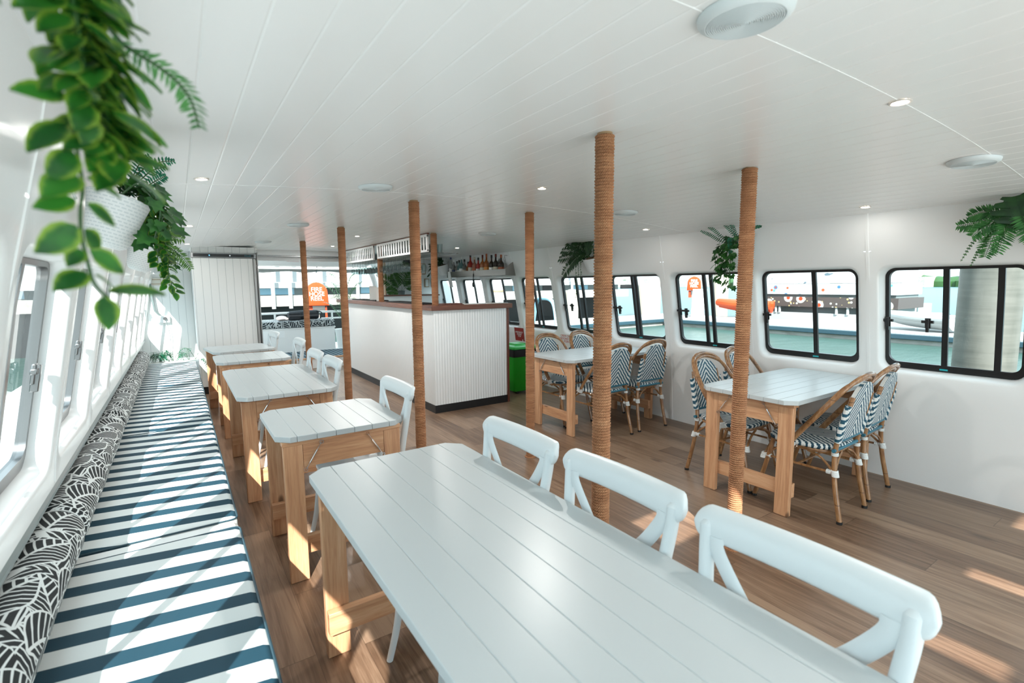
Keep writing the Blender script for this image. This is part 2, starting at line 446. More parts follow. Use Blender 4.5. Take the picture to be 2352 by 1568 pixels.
# ceiling: cambered boards with V grooves, and an unseen hole added forward to cast a sun patch
b = B()
prof = []
x = -.24
while x < 4.08:
    prof += [(x + .0042, 0.), (x + .1018, 0.)]; prof += [(x + .106, .0016)]; x += .106
def strip(ya, yb, lo=-9, hi=9):
    pr = [p for p in prof if lo <= p[0] <= hi]
    a = [b.v((p[0], ya, ZC(p[0]) + p[1])) for p in pr]; c = [b.v((p[0], yb, ZC(p[0]) + p[1])) for p in pr]
    for i in range(len(pr) - 1): b.f([a[i], a[i + 1], c[i + 1], c[i]])
strip(-.42, 8.97)
strip(-.74, -.42, hi=.98); strip(-.74, -.42, lo=1.29); strip(Y0 - .05, -.74)
ceil = struct(b.build('ceiling', 'ceiling_white', smooth=False))
n = 0
def trim(name, bb, m='trim_white', **k):
    o = bb.build(name, m, **k); return struct(o)
# thin transverse joints between the ceiling panels
for k, yj in enumerate((.70, 3.02, 5.34)):
    b = B()
    b.loft([[(x, yj - .003, ZC(x) - .0012), (x, yj + .003, ZC(x) - .0012), (x, yj + .003, ZC(x) + .003), (x, yj - .003, ZC(x) + .003)] for x in [-.2 + .21 * i for i in range(21)]])
    trim('trim_%d' % (n + 1), b, 'ceiling_white'); n += 1

def rrect(hy, z0, z1, r, per=6):
    """Rounded rectangle around y=0 as (y, z), counter-clockwise from the lower right."""
    out = []
    for cy, cz, a in ((hy - r, z0 + r, -PI / 2), (hy - r, z1 - r, 0), (-hy + r, z1 - r, PI / 2), (-hy + r, z0 + r, PI)):
        for k in range(per + 1):
            t = a + PI / 2 * k / per; out.append((cy + r * math.cos(t), cz + r * math.sin(t)))
    return out
def onrect(p, hy, z0, z1):
    cz = (z0 + z1) / 2; y, z = p[0], p[1] - cz
    s = min(hy / abs(y) if abs(y) > 1e-6 else 9e9, (z1 - cz) / abs(z) if abs(z) > 1e-6 else 9e9)
    return (y * s, z * s + cz)
OZ0, OZ1, OHY = .795, 1.555, .392
IZ0, IZ1, IHY = .832, 1.535, .362
DEP = .08
for side in (1, -1):
    b = B()
    for yc in YC:
        outer = rrect(OHY, OZ0, OZ1, .085)
        seq = [([onrect(p, .45, .70, 1.66) for p in outer], 0.)]
        seq.append(([(p[0] * 1.028, (p[1] - 1.175) * 1.028 + 1.175) for p in outer], 0.))
        seq.append((rrect(OHY, OZ0, OZ1, .085), .006)); seq.append((rrect(OHY - .010, OZ0 + .012, OZ1 - .008, .078), .018))
        seq.append((rrect(IHY + .004, IZ0 - .003, IZ1 + .003, .062), DEP + .004))
        b.loft([[(XS(side, z, off), yc + y, z) for y, z in lp] for lp, off in seq])
        for za, zb in ([(1.66, 1.75), (1.75, 2.04)] + ([(0, .245), (.245, .49), (.49, .70)] if side > 0 else [])):
            P = [b.v((XS(side, z), yc + y, z)) for y, z in ((-.45, za), (.45, za), (.45, zb), (-.45, zb))]; b.f(P)
    if side < 0:      # the left wall steps back under a continuous ledge behind the bench
        pr = [(XS(-1, .70), .70), (XS(-1, .70) + .004, .69), (XS(-1, .7) - .06, .682), (-.538, .67), (-.548, 0)]
        b.loft([[(px_, y, pz_) for px_, pz_ in pr] for y in (Y0, Y1)], closed=False)
    # corner pieces bridging onrect corners
    for yc in YC:
        for sy in (-1, 1):
            for zz in (.70, 1.66): pass
    bmesh.ops.remove_doubles(b.bm, verts=b.bm.verts, dist=.0005)
    struct(b.build('wall_right' if side > 0 else 'wall_left', 'gelcoat', ang=50))
    if side < 0:
        q = B(); xl = XS(-1, .70)
        q.tube([(xl - .010, Y0 + .02, .700), (xl - .010, Y1 - .01, .700)], .020, 10)
        trim('trim_%d' % (n + 1), q, 'rail_grey'); n += 1
    # narrow vertical cover strips
    for yc in YC[:-1]:
        q = B(); ys = yc + .45; zs = ([.0, .49, .84, 1.4, 1.75] if side > 0 else [.73, .84, 1.4, 1.75]) + [1.925]
        q.loft([[(XS(side, z, .002), ys - .011, z), (XS(side, z, -.004), ys - .009, z), (XS(side, z, -.004), ys + .009, z), (XS(side, z, .002), ys + .011, z)] for z in zs])
        trim('trim_%d' % (n + 1), q, 'gelcoat'); n += 1

def ring(b, lo, li, side, yc, o0, o1):
    """Rounded frame between loops lo and li, from wall offset o0 to o1."""
    P = lambda l, o: [(XS(side, z, o), yc + y, z) for y, z in l]
    b.loft([P(lo, o1), P(lo, o0), P(li, o0), P(li, o1)])
def window(side, yc, num, bars, latches, tab):
    w = thing('window_%d' % num, None, None, (XS(side, 1.18), yc, 1.18), kind='structure')
    inv = Matrix.Translation((-XS(side, 1.18), -yc, -1.18))
    fm = 'black' if side > 0 else 'dark_steel'
    o0 = DEP - .012
    b = B(); ring(b, rrect(IHY + .004, IZ0 - .004, IZ1 + .004, .062), rrect(IHY - .017, IZ0 + .040, IZ1 - .013, .05), side, yc, o0, o0 + .03)
    objs = [b.build('window_frame', fm, w, ang=50)]
    P = lambda y, z, o: (XS(side, z, o), yc + y, z)
    b = B()
    for y in bars:
        b.loft([[P(y - .016, z, o0 + .002), P(y + .016, z, o0 + .002), P(y + .016, z, o0 + .022), P(y - .016, z, o0 + .022)] for z in (IZ0 + .02, 1.4, IZ1 - .01)], cap0=True, cap1=True)
    objs.append(b.build('sash_bars', fm, w, smooth=False))
    b = B(); mid = bars[0]
    for ya, yb, o in ((-IHY + .01, mid + .012, o0 + .012), (mid - .012, IHY - .01, o0 + .019)):
        for za, zb in ((IZ0 + .015, 1.4), (1.4, IZ1 - .008)):
            b.f([b.v(P(ya, za, o)), b.v(P(yb, za, o)), b.v(P(yb, zb, o)), b.v(P(ya, zb, o))])
    objs.append(b.build('glass_panes', 'window_glass', w, smooth=False))
    for y in latches:
        b = B(); z = 1.16
        for (ya, yb, za, zb, oa) in ((-.016, .016, -.035, .035, -.012), (-.034, .034, .0, .020, -.020), (-.009, .009, -.062, .03, -.024)):
            b.loft([[P(y + ya, z + za, o0 + oa), P(y + yb, z + za, o0 + oa), P(y + yb, z + zb, o0 + oa), P(y + ya, z + zb, o0 + oa)],
                    [P(y + ya, z + za, o0), P(y + yb, z + za, o0), P(y + yb, z + zb, o0), P(y + ya, z + zb, o0)]], cap0=True, cap1=True)
        objs.append(b.build('latch', 'black' if side > 0 else 'dark_steel', w, bevel=.003))
    if tab:
        b = B(); b.loft([[P(bars[0] - .022, z, o0 - .002), P(bars[0] + .022, z, o0 - .002)] for z in (IZ0 + .006, IZ0 + .017)], closed=False)
        objs.append(b.build('tab_sticker', 'teal_sticker', w, smooth=False))
    for o in objs: o.data.transform(inv)
num = 0
RB = {0: ([.03, -.235], [.35, .12]), 1: ([-.05], [.335]), 2: ([-.03, .045], [.335, .265]), 3: ([0., .05], [.335, .27]), 4: ([.09, -.02], [.34, .21]), 5: ([0., .10], [.34])}
for k, yc in enumerate(YC):
    kk = k - 2; num += 1; bars, lat = RB.get(kk, ([.0], [.34]))
    window(1, yc, num, bars, lat, True)
for k, yc in enumerate(YC):
    num += 1; window(-1, yc, num, [.0], [.30], False)

# forward bulkhead (behind the viewpoint), left wide open to let daylight in, and the aft bulkhead
b = B()
for xa, xb in ((-.6, -.1), (3.95, 4.4)): b.box((xa, Y0 - .06, 0), (xb, Y0, 1.95))
b.box((-.1, Y0 - .06, 1.94), (3.95, Y0, 2.03))
struct(b.build('wall_front', 'gelcoat', smooth=False))
# unseen, added: roof blocks sun, its holes cast floor patches, white deck bounces light
b = B(); b.box((-.9, -9.0, -.12), (4.7, Y0 - .1, -.02)); o = b.build('bounce_deck', 'boat_white', smooth=False); struct(o, 'unseen white deck added to bounce sun into the cabin', 'deck')
b = B(); HO = [(1.05, 1.22), (1.80, 1.95), (2.66, 2.95)]
b.box((-.9, -3.3, 2.06), (4.7, -2.16, 2.12)); b.box((-.9, -1.80, 2.06), (4.7, Y0, 2.12))
for xa, xb in zip([-.9] + [h[1] for h in HO], [h[0] for h in HO] + [4.7]): b.box((xa, -2.16, 2.06), (xb, -1.80, 2.12))
o = b.build('sun_block_roof', 'ceiling_white', smooth=False); struct(o, 'unseen white roof added to block the sun, with holes for sun patches', 'roof')
b = B(); b.box((-1.65, -1.2, -.3), (-.62, 10.5, .28)); o = b.build('bounce_side_deck', 'boat_white', smooth=False); struct(o, 'white side deck added to bounce sun in through the left windows', 'deck')  # deck added so sunlight bounces up through the left windows
b = B(); b.box((-.62, Y1, 0), (.985, Y1 + .06, 2.06)); struct(b.build('wall_back', 'panel_white', smooth=False))
b = B()
AX = 3.16
b.box((AX, Y1, -.05), (4.45, Y1 + .06, 2.06)); b.box((AX - .025, Y1 - .012, 0), (AX, Y1 + .07, 2.0))
struct(b.build('wall_back_right', 'gelcoat', smooth=False))
b = B(); b.box((AX - .04, Y1 - .02, .9), (AX - .025, Y1 + .075, 2.0)); trim('trim_%d' % (n + 1), b, 'timber_pale', smooth=False); n += 1
b = B(); b.box((.96, Y1 - .02, 1.945), (3.2, Y1 + .12, 2.05)); b.box((.96, Y1 + .13, 1.86), (3.2, Y1 + .16, 2.1)); trim('trim_%d' % (n + 1), b, 'trim_white', smooth=False); n += 1
b = B(); b.box((.96, Y1 + .02, 1.922), (3.2, Y1 + .10, 1.945)); trim('trim_%d' % (n + 1), b, 'dark_steel', smooth=False); n += 1
# ------------------------------------------------------------------ lamps in the ceiling
def speaker_proto():
    t = thing('ceiling_speaker', 'x', 'speaker')
    b = B(); b.T = Matrix.Diagonal((.77, .77, 1, 1)); b.lathe([(.0, -.001), (.125, -.001), (.125, .0), (.122, -.010), (.108, -.017), (.104, -.0185)], 40); b.build('rim', 'speaker_white', t, ang=60)
    b = B(); b.T = Matrix.Diagonal((.77, .77, 1, 1)); pr = []
    for k in range(19):
        r = .104 - k * .0055; pr += [(r, -.0185 - .004 * (k / 19)), (r - .0028, -.0185 - .004 * (k / 19)), (r - .0033, -.0155 - .004 * (k / 19)), (r - .0050, -.0155 - .004 * (k / 19))]
    pr = [p for p in pr if p[0] > 0] + [(0, -.022)]
    b.lathe(pr, 40); b.build('perforated_grille', 'speaker_white', t, smooth=False)
    return t
sp = speaker_proto()
def on_ceil(o, x, y, dz=-.001):
    o.location = (x, y, ZC(x) + dz); o.rotation_euler = (0, math.atan(.047 * (x - 1.8)), 0)
SP = [(1.04, .655, 'largest round white ceiling speaker, cut by the top edge of the photo'), (3.06, .77, 'round white ceiling speaker at right, above the wall plant with a split leaf'),
      (.99, 2.87, 'round white ceiling speaker above the left row of tables, nearest of three'), (.965, 4.95, 'round white ceiling speaker above the left tables, second from the viewpoint'),
      (.94, 7.0, 'small far ceiling speaker just before the tall white fridge'), (2.93, 2.78, 'round white ceiling speaker between two rope posts, above the right tables'),
      (2.85, 4.72, 'round white ceiling speaker above the end of the bar')]
for i, (x, y, l) in enumerate(SP):
    o = sp if i == 0 else dup(sp); o['label'] = l; o['group'] = 'round speakers in the ceiling'; on_ceil(o, x, y)
t = thing('downlight', 'x', 'ceiling light')
b = B(); b.lathe([(.032, -.001), (.032, -.003), (.026, -.0045), (.0225, -.002), (.0225, .0005)], 28); b.build('ring', 'lamp_ring', t)
b = B(); b.lathe([(0, -.003), (.0225, -.003)], 28); b.build('lamp_disc', 'lamp_glow', t, smooth=False)
DL = [(2.0, .70, 'lit recessed downlight at upper right, on a ceiling joint'), (.135, 2.86, 'lit recessed downlight nearest above the striped bench'), (.125, 5.07, 'second lit downlight along the bench side'),
      (.14, 7.2, 'far lit downlight near the white fridge, bench side'), (1.89, 2.48, 'lit downlight right of the ceiling speaker, before the thick rope post'), (1.83, 4.25, 'lit downlight partly behind a rope post in mid room'),
      (1.81, 5.96, 'lit downlight above the bar front, left of the glass rack'), (1.94, 7.6, 'farthest lit downlight near the aft opening'), (3.80, 1.48, 'lit downlight close to the right wall near the nearest dining set'),
      (3.67, 3.22, 'lit downlight close to the right wall between two hanging plants'), (3.36, 6.40, 'lit downlight above the bottle shelf')]
for i, (x, y, l) in enumerate(DL):
    o = t if i == 0 else dup(t); o['label'] = l; o['group'] = 'recessed downlights'; on_ceil(o, x, y, -.0008)

# ------------------------------------------------------------------ rope-wrapped posts
def rope_mesh(z0, z1, r=.037, pitch=.0118, seg=18):
    b = B(); rows = 5; N = int((z1 - z0) / pitch); rg = random.Random(3); prof = []
    for i in range(N):
        d = rg.uniform(-.0008, .0012)
        for k in range(rows): prof.append((r - .0042 + .0052 * math.sin(PI * k / rows) ** .8 + d, z0 + (i + k / rows) * pitch))
    b.lathe(prof, seg); return b
def post(label, x, y, z0=0., proto=[None]):
    t = thing('rope_post', label, 'post', (x, y, z0), group='rope wrapped posts')
    top = ZC(x) - z0
    if z0 == 0 and proto[0]:
        o = proto[0].copy(); COL.objects.link(o); o.parent = t
    else:
        o = rope_mesh(.0, top - .002).build('rope_wrap', 'rope_fibre', t, ang=80)
        if z0 == 0: proto[0] = o
    b = B(); b.lathe([(.0, 0), (.030, 0), (.030, top + .01), (0, top + .01)], 12); b.build('pole_core', 'timber_pale', t)
    if z0 == 0:
        b = B(); b.lathe([(.0335, .004), (.050, .004), (.050, .0), (.0335, .0)], 20); b.build('rope_coil_end', 'rope_fibre', t)
post('thickest looking rope wrapped post, between the near chairs and the far dining set', 1.415, 1.455)
post('rope wrapped post standing right before the bar front', 1.39, 3.27)
post('rope wrapped post rising behind the third white table', 1.385, 5.08)
post('thin far rope wrapped post beside the orange cover outside', 1.38, 6.86)
post('rope wrapped post at the corner of the nearest right dining table', 2.44, 1.475)
post('rope wrapped post left of the far right dining table, near the green bin', 2.39, 3.30)
post('short rope wrapped post on the bar corner', 2.40, 5.125, 1.221)
post('short rope wrapped post on the middle of the bar counter', 2.40, 6.90, 1.221)
# ------------------------------------------------------------------ trestle tables (local x along the boards)
def table(label, cx, cy, L, W, rz, inset=.045, hooks=True, group='white trestle tables'):
    t = thing('trestle_table', label, 'table', (cx, cy, 0), rz, group)
    hx, hy, c = L / 2, W / 2, .058
    b = B(); nb = 7; pw = W / nb; Z0, Z1 = .712, .74
    rg = random.Random(int(cx * 100 + cy * 10))
    for k in range(nb):
        y0, y1 = -hy + k * pw + .0007, -hy + (k + 1) * pw - .0007; e = rg.uniform(-.001, .001)
        if k == 0: poly = [(-hx + c, y0), (hx - c, y0), (hx, y0 + c), (hx, y1), (-hx, y1), (-hx, y0 + c)]
        elif k == nb - 1: poly = [(-hx, y0), (hx, y0), (hx, y1 - c), (hx - c, y1), (-hx + c, y1), (-hx, y1 - c)]
        else: poly = [(-hx + e, y0), (hx + e, y0), (hx + e, y1), (-hx + e, y1)]
        b.prism(poly, Z0, Z1)
    b.box((-hx + .1, -hy + .01, Z0 + .002), (hx - .1, hy - .01, Z1 - .0016))
    b.build('tabletop', 'table_paint', t, bevel=.002, seg=2)
    for sx in (-1, 1):
        x0 = sx * (hx - inset)                       # outer face of the end frame
        xa, xb = sorted((x0, x0 - sx * .035))
        for sy in (-1, 1):
            y0 = sy * (hy - .028); ya, yb = sorted((y0, y0 - sy * .088))
            b = B(); b.box((xa, ya, 0), (xb, yb, .69)); b.build('leg', 'pine_z', t, bevel=.003)
        b = B(); b.box((xa + .002, -hy + .117, .575), (xb - .002, hy - .117, .690)); b.build('apron', 'pine_y', t, bevel=.002)
        b = B(); b.box((xa - .001, -hy + .024, .690), (xb + .020 * (sx < 0), hy - .024, .712)) if sx < 0 else b.box((xa - .020, -hy + .024, .690), (xb + .001, hy - .024, .712))
        b.build('batten', 'pine_y', t, bevel=.002)
        xi, xj = sorted((x0 - sx * .037, x0 - sx * .072))
        b = B(); b.box((xi, -hy + .03, .115), (xj, hy - .03, .205)); b.build('stretcher', 'pine_y', t, bevel=.002)
        if hooks:
            for sy in (-1, 1):
                b = B(); xo = x0 + sx * .008; p = Vector((xo, sy * .115, .69)); q = Vector((x0 + sx * .006, sy * (hy - .125), .565))
                b.tube([p, p.lerp(q, .3)], .0022, 6); b.tube([p.lerp(q, .28), p.lerp(q, .75)], .0045, 8); b.tube([p.lerp(q, .72), q], .0022, 6)
                for o in (p, q): b.tube([o + Vector((0, .009 * math.cos(a * PI / 4), .009 * math.sin(a * PI / 4))) for a in range(8)], .002, 5, closed=True)
                b.build('turnbuckle', 'chrome', t)
    return t
Q = PI / 2
table('largest white plank table in front, with pine trestle legs', .690, 1.035, 1.90, .655, Q, .06, False)
table('small white plank table second from the viewpoint, with a dark knot under its edge', .652, 2.797, .635, .635, Q, .02)
table('long white plank table in the middle of the left row', .588, 4.212, 1.325, .640, Q, .10)
table('small white plank table fourth along the striped bench', .585, 5.675, .645, .660, Q, .02)
table('farthest small white plank table, in front of the white fridge', .560, 6.60, .70, .640, Q + .12, .02)
table('nearest white dining table on the right, its legs beside a rope post', 3.600, 1.785, 1.24, .650, 0, .055)
table('far white dining table on the right, below the windows', 3.590, 3.800, 1.24, .660, 0, .055)

# ------------------------------------------------------------------ white cross-back chairs (facing local +y)
def crossback():
    t = thing('cross_back_chair', 'x', 'chair', group='white cross back chairs')
    b = B()
    def lp(s, z, n=28):
        out = []
        for k in range(n):
            a = 2 * PI * k / n; c, d = math.cos(a), math.sin(a)
            x = .205 * s * math.copysign(abs(c) ** .55, c); y = .195 * s * math.copysign(abs(d) ** .55, d) + .0
            x *= 1.0 + .08 * (y / .2); out.append((x, y, z))
        return out
    b.loft([lp(.80, .432), lp(.96, .434), lp(1.0, .446), lp(.985, .458), lp(.9, .461), lp(.6, .453), lp(.2, .451)], cap0=True, cap1=True)
    b.build('seat', 'plastic_white', t, ang=60)
    for s in (-1, 1):
        b = B(); P = bez([(s * .178, .150, .44), (s * .186, .165, .30), (s * .196, .185, .14), (s * .208, .215, .0)], 6)
        b.tube(P, [.0165 - .004 * i / (len(P) - 1) for i in range(len(P))], 12); b.build('leg', 'plastic_white', t)
        b = B(); P = bez([(s * .205, -.255, .0), (s * .196, -.215, .2), (s * .186, -.192, .42), (s * .186, -.206, .56), (s * .196, -.228, .70), (s * .206, -.242, .80), (s * .209, -.247, .858)], 6)
        n = len(P); R = [.0135 + .0045 * min(1, i / (n * .5)) for i in range(n)]; P.append(P[-1] + Vector((0, -.003, .010))); R += [.012]; P.append(P[-2] + Vector((0, -.004, .0145))); R += [.004]
        b.tube(P, R, 14); b.build('rear_post', 'plastic_white', t)
    b = B()          # top rail: curved board with rolled ends
    loops = []
    N = 34
    for k in range(N + 1):
        u = -math.cos(PI * k / N); x = .243 * u; bow = -.262 + .012 * u * u
        e = max(0., (abs(u) - .87) / .13); hh = .039 * math.sqrt(max(.01, 1 - e ** 2.4)) ; th = .017 * (1 - .4 * e * e)
        zc = .861 - .003 * u * u; lp2 = []
        for q in range(14):
            a = 2 * PI * q / 14; c, d = math.cos(a), math.sin(a)
            yy = th * math.copysign(abs(c) ** .7, c); zz = hh * math.copysign(abs(d) ** .75, d)
            roll = -.016 * max(0, zz / .039) ** 2
            lp2.append((x, bow + yy + roll - zz * .12, zc + zz))
        loops.append(lp2)
    b.loft(loops, cap0=True, cap1=True); b.build('top_rail', 'plastic_white', t, ang=60)
    for s in (-1, 1):
        b = B(); P = bez([(s * .180, -.240, .838), (s * .172, -.238, .80), (s * .10, -.238, .70), (s * .0, -.222, .60), (s * -.10, -.203, .52), (s * -.172, -.185, .47)], 5)
        b.tube(P, .021, 8, flat=.32, up=(0, 1, 0)); b.build('cross_brace', 'plastic_white', t)
    b = B()
    for s in (-1, 1): b.tube([(s * .188, .172, .25), (s * .19, -.205, .25)], .009, 8)
    b.tube([(-.189, -.02, .25), (.189, -.02, .25)], .009, 8); b.build('stretcher', 'plastic_white', t)
    return t
cb = crossback()
CB = [(.802, .494, 'white cross back chair nearest the viewpoint, right of the large front table'), (.808, 1.018, 'middle one of three white cross back chairs along the large front table'),
      (.800, 1.54, 'white cross back chair at the far end of the large front table'), (.766, 2.735, 'white cross back chair tucked under the second table'),
      (.705, 3.945, 'white cross back chair at the near half of the long middle table'), (.702, 4.50, 'white cross back chair at the far half of the long middle table'),
      (.782, 5.60, 'white cross back chair at the fourth table, before the thin rope post'), (.695, 6.675, 'farthest white cross back chair, at the last table by the aft opening')]
for i, (x, y, l) in enumerate(CB):
    o = cb if i == 0 else dup(cb); o.location = (x, y, 0); o.rotation_euler = (0, 0, Q + (.06 if i == 7 else 0)); o['label'] = l

# ------------------------------------------------------------------ rattan bistro chairs (facing local +y)
def bistro():
    t = thing('bistro_chair', 'x', 'chair', group='woven bistro chairs')
    b = B()
    def lp(s, z, n=24):
        out = []
        for k in range(n):
            a = 2 * PI * k / n; c, d = math.cos(a), math.sin(a)
            y = .205 * s * math.copysign(abs(d) ** .6, d); w = .205 + .018 * (y / .205)
            out.append((w * s * math.copysign(abs(c) ** .6, c), y, z))
        return out
    b.loft([lp(.97, .425), lp(1.02, .432), lp(1.03, .447), lp(.99, .457), lp(.9, .460), lp(.5, .457), lp(.1, .456)], cap0=True, cap1=True)
    b.build('seat', 'weave_seat', t, ang=60)
    by = lambda z: -.205 - .20 * (z - .45)
    for s in (-1, 1):
        b = B(); b.tube(bez([(s * .165, .160, .43), (s * .176, .205, .22), (s * .188, .262, .008)], 6), .0145, 10)
        lg = b.build('leg', 'rattan', t)
        b = B(); b.lathe([(0, 0), (.017, 0), (.0165, .016), (0, .016)], 12, (s * .188, .262, 0)); b.build('foot_cap', 'rubber', lg)
        b = B(); b.tube(bez([(s * .188, -.262, .008), (s * .172, -.215, .25), (s * .158, by(.45), .45), (s * .152, by(.62), .62), (s * .135, by(.77), .77)], 6), .0145, 10)
        lg = b.build('leg', 'rattan', t)
        b = B(); b.lathe([(0, 0), (.017, 0), (.0165, .016), (0, .016)], 12, (s * .188, -.262, 0)); b.build('foot_cap', 'rubber', lg)
    b = B(); n = 24            # woven back panel, arched at the top and wrapped around its posts
    out = []
    for k in range(n + 1):
        a = PI * k / n; out.append((.152 * math.cos(a), .70 + .152 * math.sin(a)))
    out = [(.166, .50), (.168, .60), (.165, .68)] + out[1:-1] + [(-.165, .68), (-.166, .60), (-.166, .50)]
    for y0, y1 in ((-.011, .011),):
        F = [b.v((x, by(z) + y1 + .06 * x * x, z)) for x, z in out]; R = [b.v((x, by(z) + y0 + .06 * x * x, z)) for x, z in out]
        m = len(out)
        cf = [b.v((0, by(z) + y1, z)) for z in (.50, .6, .7, .80)]; cr = [b.v((0, by(z) + y0, z)) for z in (.50, .6, .7, .80)]
        for L, cc in ((F, cf), (R, cr)):
            for i in range(m - 1):
                zz = (out[i][1] + out[i + 1][1]) / 2
                j = min(range(4), key=lambda q: abs((.50, .6, .7, .80)[q] - zz)); j2 = min(range(4), key=lambda q: abs((.50, .6, .7, .80)[q] - out[i + 1][1])); j1 = min(range(4), key=lambda q: abs((.50, .6, .7, .80)[q] - out[i][1]))
                if j1 == j2: b.f([L[i], L[i + 1], cc[j1]])
                else: b.f([L[i], L[i + 1], cc[j2], cc[j1]])
        for i in range(m - 1): b.f([F[i], F[i + 1], R[i + 1], R[i]])
        b.f([F[0], R[0], cr[0], cf[0]]); b.f([F[-1], R[-1], cr[0], cf[0]])
    b.build('back_panel', 'weave_back', t, ang=70)
    for s in (-1, 1):
        b = B(); b.tube([(s * .161, by(z), z) for z in (.488, .58, .67, .72)], [.0205, .0205, .0205, .018], 10); b.build('post_wrapping', 'weave_back', t)
    b = B(); b.tube([(-.165, by(.49), .492), (.165, by(.49), .492)], .0125, 10); b.tube([(-.19, -.205, .437), (.19, -.205, .437)], .011, 8); b.build('lower_rail', 'teal_tube', t)
    for off, dz, rr in ((0., 0., .0135), (.021, -.006, .012)):
        H = [(.205, .055, .405), (.213, -.01, .50), (.212, -.095, .615), (.202, -.178, .728), (.172, -.243, .822), (.108, -.285, .880), (0, -.300, .899)]
        P = [(x - off * .35 * (x > 0), y + off * .75, z + dz + off * .0 - (off * .75 if x < .15 else 0)) for x, y, z in H]
        P = P + [(-x, y, z) for x, y, z in P[-2::-1]]
        b = B(); b.tube(bez(P, 6), rr, 10); b.build('back_hoop', 'rattan', t)
    b = B()
    fr = [(.185 * math.copysign(abs(math.cos(a)) ** .6, math.cos(a)), .19 * math.copysign(abs(math.sin(a)) ** .6, math.sin(a)), .415) for a in [2 * PI * k / 20 for k in range(20)]]
    b.tube(fr, .0125, 8, closed=True); b.build('seat_ring', 'rattan', t)
    b = B()
    for s in (-1, 1):
        for e in (-1, 1):
            b.tube(bez([(s * .172, e * .21, .30), (s * .160, e * .13, .37), (s * .165, e * .05, .40)], 5), .0075, 6)
            b.tube(bez([(s * .172, e * .215, .30), (s * .11, e * .205, .37), (s * .04, e * .195, .405)], 5), .0075, 6)
        b.tube([(s * .175, .212, .30), (s * .175, -.212, .30)], .0078, 6)
    b.tube([(-.175, 0, .30), (.175, 0, .30)], .0078, 6)
    b.build('brace_rods', 'rattan', t)
    for s in (-1, 1):
        for e in (-1, 1):
            b = B()
            for k in range(6): b.tube([(s * (.1715 + .0042 * (k - 3) * -.12) + .0178 * math.cos(a), e * (.214 - .0016 * (k - 3)) + .0178 * math.sin(a), .281 + k * .0065) for a in [2 * PI * q / 10 for q in range(10)]], .0037, 5, closed=True)
            for k in range(4): b.tube([(s * .17 , e * (.195 - k * .006), .30 + .012 * math.sin(a)) if 0 else (s * .172 + .012 * math.cos(a), e * (.192 - k * .007), .30 + .012 * math.sin(a)) for a in [2 * PI * q / 8 for q in range(8)]], .0034, 5, closed=True)
            b.build('leg_lashing', 'lash_white', t); b = B()
            if e < 0:
                for k in range(3): b.tube([(s * .158 + .0175 * math.cos(a), by(.42) - .004 + .0175 * math.sin(a), .405 + k * .007) for a in [2 * PI * q / 10 for q in range(10)]], .0036, 5, closed=True)
                b.build('post_lashing', 'lash_white', t)
        b = B()
        for k in range(5): b.tube([(s * (.204 - k * .0008) + .0185 * math.cos(a), .052 - k * .005 + .031 * math.sin(a), .418 + k * .0072 + .010 * math.sin(a)) for a in [2 * PI * q / 12 for q in range(12)]], .0038, 5, closed=True)
        b.build('hoop_lashing', 'lash_white', t)
    return t
bc = bistro()
BC = [(3.385, 1.535, 0.03, 'woven bistro chair nearest the viewpoint, its back turned to us at the near right table'), (3.875, 1.575, .06, 'woven bistro chair by the wall, its back turned to us at the near right table'),
      (3.390, 2.085, PI - .02, 'woven bistro chair at the near right table, facing us left of the rope post'), (3.90, 2.14, PI + .04, 'woven bistro chair facing us, half hidden behind the rope post at the near right table'),
      (3.360, 3.495, 0., 'woven bistro chair just right of the thick rope post, back turned, far right table'), (3.870, 3.505, -.03, 'woven bistro chair by the wall, its back to us at the far right table'),
      (3.375, 4.065, PI, 'woven bistro chair facing us beside the green bin at the far right table'), (3.890, 4.10, PI, 'woven bistro chair facing us by the wall at the far right table')]
for i, (x, y, r, l) in enumerate(BC):
    o = bc if i == 0 else dup(bc); o.location = (x, y, 0); o.rotation_euler = (0, 0, r); o['label'] = l

